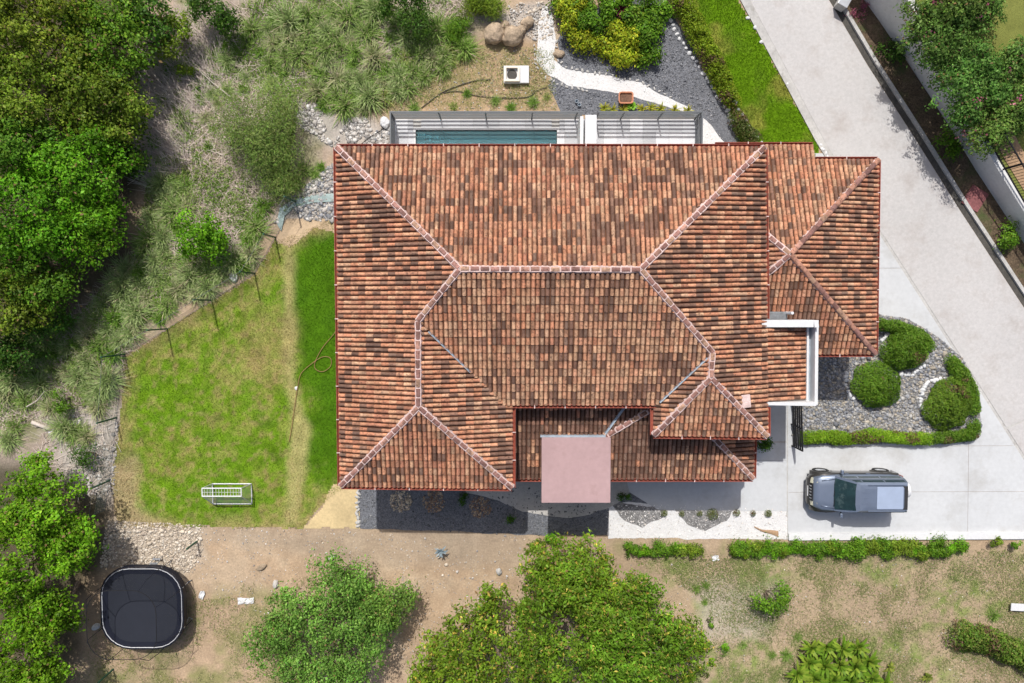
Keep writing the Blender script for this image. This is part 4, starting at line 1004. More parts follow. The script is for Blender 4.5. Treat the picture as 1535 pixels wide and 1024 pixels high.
# ------------------------------------------------------------------ loose stuff: straw, weeds, stones
def stalks(name, label, poly, n, ln, w, cols, dirn=None, lift=.25, parent=None, densn=None):
    poly_w = PX(poly); lo, hi = bbox(poly_w); P = R.uniform(lo, hi, (n * 3, 2)); P = P[pin(poly_w, P[:, 0], P[:, 1])]
    if densn: P = P[fbm(P[:, 0] + densn, P[:, 1], .7, 4) > .48]
    P = P[:n]; n = len(P); a = R.uniform(0, 6.283, n) if dirn is None else R.normal(dirn[0], dirn[1], n); el = R.uniform(0, lift, n); L = ln * R.uniform(.4, 1.3, n)
    d = np.stack([np.cos(a) * np.cos(el), np.sin(a) * np.cos(el), np.sin(el)], 1) * L[:, None]; s = np.stack([-np.sin(a), np.cos(a), 0 * a], 1) * w / 2
    B = np.concatenate([P, R.uniform(.01, .08, (n, 1))], 1); up = np.array((0, 0, .006))
    V = np.stack([B - s, B + s, B + d + s * .5, B + d - s * .5], 1).reshape(-1, 3)
    c = np.array(cols)[R.integers(0, len(cols), n)] * R.uniform(.75, 1.2, (n, 1))
    return tag(link(name, mesh_arrays(name, V, np.arange(len(V)).reshape(-1, 4), np.repeat(np.clip(c, 0, 1), 4, 0)), M['straw'], parent), label, kind='stuff')
ST = ((.56, .47, .40), (.47, .385, .32), (.62, .54, .46), (.37, .30, .24))
stalks('dry_straw', 'bleached dry straw littering the slope', [(235, 30), (430, 0), (700, 0), (690, 80), (560, 150), (440, 150), (420, 290), (330, 390), (210, 470), (165, 600), (0, 640), (0, 560), (120, 470), (215, 380), (245, 200)], 17000, .6, .02, ST)
stalks('dry_reeds', 'long bleached reeds along the forest edge', [(225, 90), (290, 40), (345, 60), (340, 130), (300, 190), (280, 260), (225, 290), (205, 220)], 4200, 1.0, .022, ((.62, .54, .47), (.55, .46, .40), (.48, .40, .34)), (2.2, .5), .5)
stalks('dry_twigs', 'dry twigs scattered over the bare earth', [(60, 600), (180, 600), (165, 760), (110, 740), (60, 690)], 500, .5, .02, ((.6, .53, .46), (.42, .34, .28)))
stalks('dry_litter', 'dry grass litter on the worn lower garden', [(930, 830), (1600, 818), (1600, 1040), (1080, 1040), (1060, 900)], 15000, .10, .018, ((.50, .40, .27), (.44, .34, .22), (.17, .20, .07), (.22, .25, .09), (.14, .17, .05)), None, .7, None)
stalks('dry_litter', 'dry grass litter on the bare earth around the trampoline', [(160, 900), (300, 880), (480, 860), (560, 1040), (100, 1040)], 5000, .12, .018, ((.46, .37, .24), (.19, .21, .075), (.24, .26, .10)), None, .7, None, 4)
stalks('dry_litter', 'dry grass litter on the earth behind the pool', [(520, 120), (700, 70), (810, 70), (835, 165), (560, 168)], 3200, .12, .018, ((.45, .36, .22), (.20, .22, .075), (.26, .27, .10)), None, .7, None, 8)

def weeds(name, label, poly, n, size, cols, thr=.46, sc=.5, hmax=.35):
    pw = PX(poly); lo, hi = bbox(pw); P = R.uniform(lo, hi, (n * 4, 2)); P = P[pin(pw, P[:, 0], P[:, 1])]; P = P[fbm(P[:, 0] + 13, P[:, 1] + 5, sc, 4) + R.normal(0, .05, len(P)) > thr][:n]; n = len(P)
    h = fbm(P[:, 0], P[:, 1], 1.4, 3) * hmax * R.random(n); Q = np.concatenate([P, h[:, None] + .02], 1); N = unit(R.normal(size=(n, 3)) * .6 + np.array((0, 0, .8)))
    c = np.array(cols)[np.minimum((fbm(P[:, 0] + 60, P[:, 1], .8, 3) * len(cols) * 1.0 + R.normal(0, .5, n)).clip(0).astype(int), len(cols) - 1)] * R.uniform(.7, 1.25, (n, 1))
    tag(link(name, leaf_mesh(name, Q, N, size, .28, c), M['leaf']), label, kind='stuff')
WG = ((.12, .23, .025), (.17, .29, .04), (.22, .31, .07), (.28, .33, .10))
weeds('slope_weeds', 'tangled green weeds covering the slope', [(235, 40), (430, -10), (700, -10), (700, 90), (610, 130), (540, 165), (450, 150), (430, 280), (340, 395), (180, 515), (165, 600), (0, 640), (0, 520), (120, 470), (205, 380), (235, 200)], 70000, .12, WG, .45)
weeds('garden_weeds', 'low green weeds spreading over the worn lower garden', [(950, 840), (1600, 822), (1600, 1040), (1080, 1040), (1060, 900)], 60000, .065, ((.15, .215, .055), (.20, .255, .075), (.26, .285, .11)), .45, .55, .09)
weeds('garden_weeds', 'low green weeds on the earth behind the pool', [(530, 115), (700, 75), (830, 75), (835, 168), (560, 170)], 7000, .06, ((.17, .24, .04), (.24, .29, .06), (.30, .32, .09)), .50, .9, .08)
weeds('garden_weeds', 'low green weeds below the trampoline', [(170, 960), (300, 900), (430, 880), (500, 1040), (110, 1040)], 6000, .06, ((.17, .24, .04), (.24, .29, .06), (.30, .32, .09)), .50, .7, .08)
ICO_V = None
def ico():
    p = (1 + 5 ** .5) / 2; V = np.array([(-1, p, 0), (1, p, 0), (-1, -p, 0), (1, -p, 0), (0, -1, p), (0, 1, p), (0, -1, -p), (0, 1, -p), (p, 0, -1), (p, 0, 1), (-p, 0, -1), (-p, 0, 1)], float); V /= np.linalg.norm(V[0])
    F = np.array([(0, 11, 5), (0, 5, 1), (0, 1, 7), (0, 7, 10), (0, 10, 11), (1, 5, 9), (5, 11, 4), (11, 10, 2), (10, 7, 6), (7, 1, 8), (3, 9, 4), (3, 4, 2), (3, 2, 6), (3, 6, 8), (3, 8, 9), (4, 9, 5), (2, 4, 11), (6, 2, 10), (8, 6, 7), (9, 8, 1)])
    return V, F
IV, IF = ico()
def stones(name, label, poly, n, size, cols, z=.0, sq=.6, avoid=None, world_pts=False, edge=None, wob=.0):
    pw = poly if world_pts else PX(poly); lo, hi = bbox(pw); P = R.uniform(lo, hi, (n * 4, 2)); P = P[pin(pw, P[:, 0], P[:, 1])]
    if edge: P = P[np.abs(pdist(pw, P[:, 0], P[:, 1])) < edge]
    if avoid is not None: P = P[~avoid(P[:, 0], P[:, 1])]
    if wob: P = P[fbm(P[:, 0] + 3, P[:, 1], 1.0, 4) > wob]
    P = P[:n]; n = len(P); s = size * R.lognormal(0, .35, n); sc = np.stack([s * R.uniform(.7, 1.3, n), s * R.uniform(.6, 1.1, n), s * sq * R.uniform(.6, 1.2, n)], 1)
    a = R.uniform(0, 6.283, n); V = IV[None] * (1 + R.normal(0, .16, (n, 12, 1))) * sc[:, None]
    x = V[:, :, 0] * np.cos(a)[:, None] - V[:, :, 1] * np.sin(a)[:, None]; y = V[:, :, 0] * np.sin(a)[:, None] + V[:, :, 1] * np.cos(a)[:, None]
    V = np.stack([x + P[:, 0:1], y + P[:, 1:2], V[:, :, 2] + z + (sc[:, 2:3] * .3)], 2).reshape(-1, 3)
    F = (IF[None] + 12 * np.arange(n)[:, None, None]).reshape(-1, 3); c = np.array(cols)[R.integers(0, len(cols), n)] * R.uniform(.75, 1.25, (n, 1))
    return tag(link(name, mesh_arrays(name, V, F, np.repeat(np.clip(c, 0, 1), 12, 0)), M['stone']), label, kind='stuff')
GREY = ((.235, .243, .265), (.31, .315, .33), (.18, .188, .205), (.38, .37, .35), (.28, .262, .23))
WARM = ((.52, .45, .36), (.45, .38, .30), (.58, .52, .44), (.38, .32, .26))
PALE = ((.46, .43, .395), (.38, .355, .325), (.54, .525, .50), (.29, .275, .26))
stones('bed_stones', 'grey split stones covering the bed beside the garage', BED, 9000, .05, GREY + ((.37, .33, .27),), .05)
stones('rubble', 'pale rubble beside the feathery bush', [(430, 140), (500, 165), (560, 180), (585, 190), (585, 222), (500, 222), (450, 190)], 900, .06, PALE, wob=.42)
stones('rubble', 'grey rubble beside the lawn corner and house', [(410, 335), (440, 295), (470, 270), (512, 235), (512, 332), (450, 330)], 1300, .055, PALE + GREY, wob=.36)
stones('rubble', 'rubble at the foot of the pool terrace', [(555, 205), (588, 180), (588, 225), (540, 225)], 220, .06, PALE + GREY)
stones('rubble', 'pale rubble along the fence above the green tree', [(75, 625), (180, 615), (168, 760), (120, 740)], 420, .06, PALE, wob=.48)
stones('rubble', 'stone chips around the boulders and path head', [(760, 8), (830, 2), (830, 60), (800, 60), (770, 40)], 420, .045, PALE + WARM)
stones('pale_gravel', 'pale gravel spread beside the trampoline', [(160, 780), (300, 787), (305, 825), (285, 858), (150, 850)], 3200, .04, WARM)
stones('loose_pebbles', 'loose pebbles on the bare earth in front of the house', [(160, 790), (790, 795), (780, 850), (640, 1000), (330, 900), (290, 860)], 1500, .026, WARM + PALE, wob=.45)
stones('loose_pebbles', 'loose pebbles on the worn lower garden', [(930, 830), (1600, 815), (1600, 1040), (1080, 1040)], 900, .024, WARM + PALE, wob=.45)
stones('loose_pebbles', 'loose pebbles on the earth behind the pool', [(560, 110), (830, 60), (832, 165), (560, 170)], 700, .026, WARM + PALE)
stones('loose_pebbles', 'loose pebbles on the dry slope', [(240, 60), (560, 20), (560, 150), (430, 300), (180, 520), (160, 640), (20, 640), (220, 360)], 900, .035, WARM + PALE, wob=.5)
stones('slate_chips', 'loose slate chips over the planted garden', [(842, 60), (990, 0), (1040, 80), (1100, 180), (1045, 172), (845, 170), (825, 130), (845, 105), (835, 95)], 2600, .028, ((.14, .146, .16), (.19, .195, .21), (.26, .26, .27), (.11, .115, .13)), .012, avoid=lambda x, y: pdist(PATH_W, x, y) > -.12)
stones('white_chips', 'white gravel chips spilling from the winding path', [(805, 20), (830, 8), (838, 60), (836, 88), (855, 98), (905, 108), (960, 117), (1012, 142), (1060, 172), (1112, 240), (1040, 240), (1040, 178), (1000, 166), (940, 149), (845, 134), (815, 116), (798, 90), (800, 50)], 900, .014, ((.68, .67, .65), (.64, .63, .61)), .02)
stones('white_chips', 'white gravel chips of the strip beside the driveway', [(908, 752), (1179, 764), (1179, 809), (908, 808)], 1300, .018, ((.8, .78, .75), (.72, .7, .68), (.6, .55, .5)), .022)
stones('slate_chips', 'loose slate chips under the front eaves', [(537, 725), (790, 730), (905, 765), (912, 802), (790, 802), (537, 792)], 1500, .026, ((.10, .105, .115), (.15, .155, .165), (.2, .2, .2)), .014)
for cx, cy, lab in ((601, 752, 'ring of pale bark around bare soil on the slate bed'), (650, 752, 'ring of brown bark around a dark stump on the slate bed'), (720, 760, 'faint ring of dry litter on the slate bed')):
    w = at(cx, cy); pts = [(w[0] + .52 * math.cos(t), w[1] + .52 * math.sin(t)) for t in np.linspace(0, 6.28, 18)[:-1]]
    stones('bark_ring', lab, pts, 240, .035, ((.46, .39, .29), (.36, .29, .21), (.56, .48, .38)) if cx < 640 else ((.34, .24, .16), (.26, .17, .12), (.42, .33, .24)), .02, .5, world_pts=True)

def rock_mesh(r, seed, cols=None):
    rg = np.random.default_rng(seed); V, F = IV.copy(), IF.tolist()
    for _ in range(3):                              # subdivide and roughen
        mid = {}; NF = []; V = list(map(tuple, V))
        def m_(a, b):
            k = (min(a, b), max(a, b))
            if k not in mid: p = np.array(V[a]) + np.array(V[b]); p /= np.linalg.norm(p); mid[k] = len(V); V.append(tuple(p))
            return mid[k]
        for a, b, c in F: x, y, z = m_(a, b), m_(b, c), m_(c, a); NF += [(a, x, z), (b, y, x), (c, z, y), (x, y, z)]
        F = NF; V = np.array(V)
    off = rg.uniform(-50, 50, 2); d = 1 + .55 * (fbm(V[:, 0] * 1 + off[0] + V[:, 2], V[:, 1] + off[1] - V[:, 2], 1.3, 3) - .5) + .16 * (fbm(V[:, 0] * 3 + off[1], V[:, 1] * 3 + V[:, 2] * 3, 1.7, 3) - .5)
    return mesh_arrays('rock', V * d[:, None] * np.array(r), F, np.ones((len(V), 3)) * .3, True)
def rock(name, label, px, py, r, m='boulder', cat='rock', group=None, seed=None):
    z = r[2] * .55; x, y = at(px, py, z); o = link(name, rock_mesh(r, seed or int(px * 7 + py)), M[m], None, (x, y, z)); o.rotation_euler.z = random.uniform(0, 6.28); return tag(o, label, cat, group)
rock('boulder', 'big tan boulder beside the reed bush', 741, 51, (.48, .44, .38)); rock('boulder', 'big knobbly boulder between the tan ones', 768, 54, (.46, .44, .40)); rock('boulder', 'smooth orange boulder beside the path head', 790, 35, (.28, .24, .22))
rock('boulder', 'small dark boulder wedged behind the knobbly one', 781, 46, (.2, .2, .2)); rock('boulder', 'small pale boulder behind the tan boulder', 757, 38, (.22, .2, .2))
rock('stone', 'flat tan stone on slate chips inside the path bend', 838, 81, (.24, .17, .12), 'boulder'); rock('stone', 'grey stone on bare earth beside the yellow flecked tree', 748, 857, (.17, .14, .12), 'kerb')
rock('stone', 'flat tan stone on bare earth above the grey green tree', 413, 876, (.2, .13, .1), 'walk'); rock('stone', 'brown half buried stone below the fence stake', 392, 850, (.24, .14, .1)); rock('stone', 'dark stone on the gravel above the grey green tree', 497, 836, (.24, .11, .1), 'kerb')
rock('stone', 'pale stone beside the trampoline foot', 144, 940, (.14, .2, .12), 'wallgrey'); rock('stone', 'white stone on the lawn beside the hose', 444, 582, (.09, .07, .05), 'white')
rock('stone', 'white block beside the pool terrace corner', 577, 184, (.26, .22, .16), 'white'); rock('stone', 'white stone in the rubble at the bank', 350, 415, (.24, .18, .12), 'wallgrey')
for x, y in ((78, 648), (92, 640), (93, 652)): rock('stone', 'white stone near the end of the fallen log', x, y, (.17, .14, .1), 'white', 'rock', 'white stones at the fallen log')
for i, (x, y, lab) in enumerate(((1121, 27, 'white stone on the grass strip near the top of the road'), (1132, 41, 'small white stone below the topmost one on the grass strip'), (1141, 63, 'little white stone midway on the grass strip edge'), (1180, 126, 'white stone on the grass strip near the garage'))): rock('edge_stone', lab, x, y, (.10 - .012 * i, .075, .05), 'white')
# white edging stones of the hedge
ERM = [rock_mesh((.1, .075, .06), s) for s in (1, 2, 3)]
for me in ERM: me.materials.append(M['white'])
def edging(line, step, label, group, s=1.0, z=.03):
    w = PX(line); acc = 0
    for i in range(len(w) - 1):
        a, b = w[i], w[i + 1]; L = math.hypot(b[0] - a[0], b[1] - a[1]); k = 0
        while acc < L:
            t = acc / L; o = bpy.data.objects.new('edging_stone', random.choice(ERM)); col.objects.link(o); q = s * random.uniform(.75, 1.25)
            o.location = (a[0] + t * (b[0] - a[0]) + random.gauss(0, .02), a[1] + t * (b[1] - a[1]) + random.gauss(0, .02), z); o.scale = (q, q, q); o.rotation_euler.z = random.uniform(0, 6.3); tag(o, label, 'stone', group); acc += step * random.uniform(.8, 1.25)
        acc -= L
edging([(993, -5), (1003, 22), (1016, 56), (1042, 90), (1065, 125), (1088, 165), (1097, 182)], .24, 'white edging stone between slate garden and hedge', 'edging stones along the hedge')
edging([(1097, 145), (1104, 160), (1112, 172), (1125, 195), (1142, 215)], .3, 'white edging stone between weedy hedge end and grass strip', 'edging stones at the grass strip')
edging([(1268, 560), (1266, 575), (1272, 592), (1282, 598)], .15, 'white edging stone beside the middle round shrub', 'edging stones of the middle round shrub', 1, .08)
edging([(1334, 498), (1322, 508), (1320, 524)], .15, 'white edging stone beside the round shrub near the garage', 'edging stones of the garage side shrub', 1, .08)
edging([(1350, 560), (1366, 562), (1378, 552), (1388, 544)], .16, 'white edging stone below the round shrub near the garage', 'edging stones below the garage side shrub', 1, .08)
edging([(1408, 568), (1388, 572), (1382, 585), (1378, 605), (1386, 620)], .15, 'white edging stone beside the driveway corner shrub', 'edging stones of the driveway corner shrub', 1, .08)
edging([(1230, 218), (1240, 235), (1250, 245)], .2, 'white edging stone at the garage roof corner', 'edging stones at the garage corner')
# dark edging stones of the winding path and slate beds
EDM = [rock_mesh((.12, .07, .06), s) for s in (11, 12, 13)]
for me in EDM: me.materials.append(M['kerb'])
_w = ERM; ERM = EDM
edging([(803, 30), (803, 60), (800, 88), (806, 105), (818, 118), (850, 131), (880, 136)], .22, 'grey edging stone along the outer bend of the path', 'grey edging stones of the path outer bend', .6)
edging([(834, 62), (832, 88), (850, 101), (880, 107), (905, 111), (955, 121), (985, 135), (1010, 148)], .26, 'grey edging stone between planted slate and the path', 'grey edging stones of the planted slate', .6)
edging([(537, 730), (536, 760), (538, 792)], .17, 'grey edging stone between sand bed and slate bed', 'grey edging stones of the sand bed')
ERM = _w

# ------------------------------------------------------------------ neighbour's wall and terrace
wb = PX(WALL_B); WH = [2.6, 2.35, 1.95, 1.5, 1.25, 1.15, 1.1]
def offs(w, d):
    out = []
    for i, p in enumerate(w):
        q = w[min(i + 1, len(w) - 1)]; r = w[max(i - 1, 0)]; dx, dy = q[0] - r[0], q[1] - r[1]; L = math.hypot(dx, dy); out.append((p[0] - dy / L * d, p[1] + dx / L * d))
    return out
wi = offs(wb, .24); mb = MB(); n = len(wb)
V = [(*p, 0) for p in wb] + [(*p, h) for p, h in zip(wb, WH)] + [(*p, h) for p, h in zip(wi, WH)] + [(*p, 0) for p in wi]
F = [(k * n + i, k * n + i + 1, ((k + 1) % 4) * n + i + 1, ((k + 1) % 4) * n + i) for k in range(4) for i in range(n - 1)] + [(0, n, 2 * n, 3 * n), (n - 1, 4 * n - 1, 3 * n - 1, 2 * n - 1)]
mb.add(V, F); tag(mb.build('retaining_wall', M['wallgrey']), 'tall white rendered retaining wall beside the verge', 'wall')
def terr_col(x, y):
    n1 = fbm(x, y, .7, 4)[:, None]; c = np.ones((len(x), 3)) * np.array((.20, .215, .055)); c = blend(c, np.clip((n1 - .5) * 6, 0, 1) * .6, (.11, .14, .03)); return c
V = [(*p, h - .06) for p, h in zip(wi, WH)] + [(p[0] + 14, p[1] + 6, h - .06) for p, h in zip(wi, WH)]
V = np.array(V); tm = mesh_arrays('terrace', V, np.array([(i, i + 1, n + i + 1, n + i) for i in range(n - 1)]), terr_col(V[:, 0], V[:, 1])); tag(link('neighbour_terrace', tm, M['lawn']), 'grassy terrace behind the white retaining wall', kind='structure')
pw = offs(wb, .5); pw2 = offs(wb, 1.35); V = [(*p, h - .03) for p, h in zip(pw[2:], WH[2:])] + [(*p, h - .03) for p, h in zip(pw2[2:], WH[2:])]; k = n - 2
tag(link('terrace_path', mesh_arrays('terrace_path', V, np.array([(i, i + 1, k + i + 1, k + i) for i in range(k - 1)]), np.ones((len(V), 3))), M['brownpave']), 'brown paved path behind the black railing', kind='structure')
rl_ = offs(wb, .12); e = empty('wall_railing', (*rl_[4], WH[4]), 'black picket railing on top of the white retaining wall', 'railing')
A, B, C_ = Vector((*rl_[4], WH[4])), Vector((*rl_[5], WH[5])), Vector((*rl_[6], WH[6]))
A = Vector((*rl_[3], WH[3])).lerp(A, .3)
for p, q in ((A, B), (B, C_)):
    for h in (.12, 1.1): MB().bar(p + Vector((0, 0, h)), q + Vector((0, 0, h)), .05, .04).build('rail', M['black'], e)
    L = (q - p).length; m_ = int(L / .13)
    for i in range(m_):
        b = p.lerp(q, (i + .5) / m_); MB().box(b.x, b.y, b.z + .6, .018, .018, 1.0).build('picket', M['black'], e)
    MB().box(q.x, q.y, q.z + .58, .06, .06, 1.16).build('post', M['black'], e)
    mid = p.lerp(q, .45); MB().box(mid.x, mid.y, mid.z + .58, .06, .06, 1.16).build('post', M['black'], e)
MB().box(A.x, A.y, A.z + .58, .06, .06, 1.16).build('post', M['black'], e)
PAL['bougain'] = ((.105, .215, .035), (.17, .29, .06)); PAL['bud'] = ((.34, .09, .15), (.42, .15, .20))
for px, py, r, top, lab in ((1412, 62, 58, 3.2, 'flowering green shrub spilling over the white wall near the road top'), (1452, 125, 66, 3.1, 'broad flowering green shrub above the middle of the white wall'), (1472, 195, 50, 2.7, 'green shrub overhanging the wall beside the black railing'),
                            (1425, 5, 50, 3.3, 'green shrub at the top end of the white wall'), (1520, 165, 42, 3.0, 'green shrub behind the brown paved path'), (1470, 15, 40, 3.2, 'dark shrub on the olive terrace grass'), (1505, 108, 48, 3.0, 'green shrub on the terrace behind the broad flowering one'), (1383, 28, 34, 3.1, 'small flowering shrub hanging down the wall near the road top')):
    x, y = at(px, py, top * .72)
    t = tree('wall_shrub', lab, px, py, r, top, 'bougain', 2700, .11, .5, .4, 14, 'flowering shrubs over the white wall', 'shrub', clump=24, csize=.17, bz=1.2, zf=.72, base=(x + 1.6, y + .9, 1.0), trunk_r=.07)
    P, N, C, CC = crown((t.location.x, t.location.y, top * .72), r / FPX * (CAM_H - top * .7), top * .28, 40, .1, .6, *PAL['bud'], .5, 10, clump=9, csize=.12)
    tag(link('flowers', leaf_mesh('flowers', P, N, .1, .7, C), M['leaf'], t), kind='stuff')
bush('verge_plant', 'dark green plant on the mulched verge beside the road top', 1335, 78, 22, .5, 'dark', 1700, .1, .5, .3, 6); bush('verge_plant', 'bright green shrub at the foot of the wall below the overhanging shrub', 1424, 212, 24, .9, 'mid', 1700, .11, .5, .3, 6)
bush('verge_plant', 'yellow green shrub at the far end of the mulched verge', 1516, 352, 24, .8, 'mid', 1700, .11, .5, .4, 6)
bush('verge_plant', 'reddish flowering plant at the top of the verge', 1288, 14, 14, .35, 'bud', 1500, .08, .5, .3, 5); w = at(1460, 298)
tag(MB().box(w[0], w[1], .065, .85, .95, .05, -.55).build('paving_slab', M['redpave'], bevel=.01), 'dark red paving slab set in the verge', 'slab')
w = at(1263, 4, .3); e = empty('meter_box', (*w, .05), 'grey metal meter box beside the top of the drain', 'utility box')
MB().box(*w, .3, .42, .5, .5, -.5).build('body', M['kerb'], e, bevel=.02); MB().box(*w, .565, .46, .54, .03, -.5).build('lid', M['steel'], e, bevel=.01)

# ------------------------------------------------------------------ car
def car():
    cx = (at(1208, 740, .55)[0] + at(1361, 740, 1.2)[0]) / 2; cy = at(1300, 746.5, 1.75)[1]
    rear = at(1360, 740, 1.72)[0] + .08; front = at(1208, 740, .55)[0]; half = (rear - front) / 2; cx = (rear + front) / 2 + .08
    e = empty('parked_car', (cx, cy, 0.02), 'silver and dark grey off road car parked on the pale driveway', 'car'); e.rotation_euler.z = math.pi
    H_ = half
    def put(mb, name, m, par=e, smooth=False, bevel=0):
        o = mb.build(name, M[m], None, None, smooth, bevel); o.parent = par; return o
    def loft(sts, smooth=True):
        """sts: list of (x, [(y,z)...half section bottom to top centre])"""
        V = []; F = []; k = len(sts[0][1])
        for x, sec in sts:
            for y, z in sec: V.append((x, -y, z))
            for y, z in sec[::-1]: V.append((x, y, z))
        K = 2 * k
        for i in range(len(sts) - 1):
            for j in range(K): F.append((i * K + j, i * K + (j + 1) % K, (i + 1) * K + (j + 1) % K, (i + 1) * K + j))
        F += [tuple(range(K))[::-1], tuple((len(sts) - 1) * K + j for j in range(K))]
        return MB().add(V, F)
    S = []
    for x, w, zt in ((-H_, .70, .98), (-H_ + .08, .80, 1.02), (-1.4, .845, 1.05), (-.2, .85, 1.06), (.82, .84, 1.05), (1.0, .83, 1.04), (1.5, .80, 1.0), (H_ - .32, .74, .94), (H_ - .16, .66, .86), (H_ - .10, .60, .74)):
        S.append((x, [(w * .9, .40), (w, .55), (w, zt - .16), (w * .965, zt - .06), (w * .86, zt - .008), (w * .4, zt + .012)]))
    body = put(loft(S), 'body', 'silver', smooth=True, bevel=0)
    S = []
    for x, w, zt in ((-H_ - .03, .72, .72), (-H_ + .06, .83, .80), (-1.9, .875, .88), (-1.35, .905, .93), (-.8, .88, .90), (.2, .88, .90), (.85, .885, .90), (1.35, .905, .93), (H_ - .35, .86, .82), (H_ - .12, .74, .66), (H_, .58, .62)):
        S.append((x, [(w * .88, .30), (w, .42), (w, zt - .10), (w * .985, zt), (w * .6, zt + .004), (.2, zt + .004)]))
    put(loft(S), 'lower_cladding', 'graphite', smooth=True)
    # wheel flares
    for x in (-1.36, 1.36):
        for s in (-1, 1):
            V = []; F = []
            for k in range(9):
                t = math.pi * k / 8
                for r, y in ((.40, .90), (.50, .90), (.50, .70)): V.append((x + math.cos(t) * r, s * y, .36 + math.sin(t) * r))
            for k in range(8):
                for j in range(2): F.append((k * 3 + j, k * 3 + j + 1, k * 3 + 4 + j, k * 3 + 3 + j))
            put(MB().add(V, F), 'wheel_arch', 'graphite', smooth=True)
            wh = empty('wheel', (0, 0, 0)); wh.parent = e; wh.location = (x, s * .80, .36)
            ty = MB(); prof = [(.23, -.11), (.34, -.12), (.365, -.08), (.365, .08), (.34, .12), (.23, .11)]; V = []; F = []; sg = 20
            for r, y in prof:
                for k in range(sg): a = 2 * math.pi * k / sg; V.append((r * math.cos(a), y, r * math.sin(a)))
            for i in range(5):
                for k in range(sg): F.append((i * sg + k, i * sg + (k + 1) % sg, (i + 1) * sg + (k + 1) % sg, (i + 1) * sg + k))
            o = MB().add(V, F).build('tyre', M['tyre'], None, None, True); o.parent = wh
            V = [(0, s * .07, 0)] + [(.235 * math.cos(2 * math.pi * k / 20) * (1 if k % 4 else .93), s * .10, .235 * math.sin(2 * math.pi * k / 20) * (1 if k % 4 else .93)) for k in range(20)]
            o = MB().add(V, [(0, 1 + k, 1 + (k + 1) % 20) for k in range(20)]).build('rim', M['steel'], None); o.parent = wh
    # cabin
    xb0, xb1, xt0, xt1, wb_, wt_ = -H_ + .05, 1.02, -H_ + .10, .27, .79, .60
    S = [(xb0, 1.0), ]
    V = []; F = []
    secs = [(xb0, xb1, wb_, 1.03), (xb0 + .03, .68, .745, 1.36), (xt0 + .02, .36, .655, 1.66), (xt0 + .08, .22, .57, 1.735), (xt0 + .25, .05, .40, 1.755)]
    for a, b, w, z in secs: V += [(a, -w, z), (b - .02, -w, z), (b + .03, -w * .55, z), (b + .03, w * .55, z), (b - .02, w, z), (a, w, z)]
    for i in range(len(secs) - 1):
        for j in range(6): F.append((i * 6 + j, i * 6 + (j + 1) % 6, (i + 1) * 6 + (j + 1) % 6, (i + 1) * 6 + j))
    F.append(tuple((len(secs) - 1) * 6 + j for j in range(6)))
    cab = put(MB().add(V, F), 'cabin', 'silver', smooth=False)
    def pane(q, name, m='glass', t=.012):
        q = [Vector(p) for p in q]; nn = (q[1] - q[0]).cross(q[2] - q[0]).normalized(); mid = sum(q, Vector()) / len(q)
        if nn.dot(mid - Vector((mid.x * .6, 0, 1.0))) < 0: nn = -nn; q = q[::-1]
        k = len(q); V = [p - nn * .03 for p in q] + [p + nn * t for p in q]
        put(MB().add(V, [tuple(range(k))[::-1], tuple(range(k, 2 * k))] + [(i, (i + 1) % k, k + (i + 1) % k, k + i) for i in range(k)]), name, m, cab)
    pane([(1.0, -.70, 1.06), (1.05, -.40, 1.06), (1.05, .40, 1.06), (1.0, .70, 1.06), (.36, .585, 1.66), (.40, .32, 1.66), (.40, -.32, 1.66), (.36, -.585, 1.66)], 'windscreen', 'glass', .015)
    def edge(z):  # half width of the cabin side at height z
        return wb_ + (z - 1.03) / (1.66 - 1.03) * (.655 - wb_) + .004
    for s in (-1, 1):
        z0_, z1_ = 1.10, 1.60
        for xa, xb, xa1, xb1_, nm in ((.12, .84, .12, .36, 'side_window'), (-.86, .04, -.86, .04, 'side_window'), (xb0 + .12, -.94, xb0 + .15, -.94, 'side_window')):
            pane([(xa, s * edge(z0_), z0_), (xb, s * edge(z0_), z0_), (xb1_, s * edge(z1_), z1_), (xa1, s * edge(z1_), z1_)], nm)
        put(MB().tube([(xt0 + .2, s * .575, 1.775), (-.1, s * .575, 1.785)], .022, 6), 'roof_rail', 'silver')
        m_ = empty('mirror', (0, 0, 0)); m_.parent = e; m_.location = (.72, s * .97, 1.08)
        o = MB().box(0, 0, 0, .11, .2, .15).build('mirror_housing', M['silver'], None, None, False, .03); o.parent = m_
        o = MB().bar((0, -s * .14, -.04), (0, -s * .05, -.04), .05, .04).build('mirror_arm', M['graphite'], None); o.parent = m_
        put(MB().add([(H_ - .36, s * .72, .90), (H_ - .13, s * .60, .78), (H_ - .10, s * .40, .78), (H_ - .26, s * .46, .93), (H_ - .34, s * .745, .74), (H_ - .08, s * .62, .64), (H_ - .05, s * .40, .64), (H_ - .2, s * .46, .74)],
                     [(0, 1, 2, 3), (0, 4, 5, 1), (1, 5, 6, 2), (2, 6, 7, 3), (0, 3, 7, 4)]), 'headlight', 'lamp')
        for x in (-.5, .45): put(MB().bar((x - .09, s * .865, .93), (x + .09, s * .865, .93), .03, .03), 'door_handle', 'silver')
        put(MB().box(-H_ + .02, s * .74, .9, .07, .1, .3), 'tail_light', 'gutter')
        put(MB().bar((1.02, s * .66, 1.055), (H_ - .42, s * .56, .985), .05, .03), 'bonnet_crease', 'silver', smooth=True)
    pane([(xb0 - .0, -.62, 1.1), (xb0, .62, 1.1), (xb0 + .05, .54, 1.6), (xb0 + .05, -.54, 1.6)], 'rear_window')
    Lr = .17 + H_; put(MB().box(.27 - .615 * Lr, 0, 1.768, .53 * Lr, .98, .03), 'roof_panel', 'panel', bevel=.012)
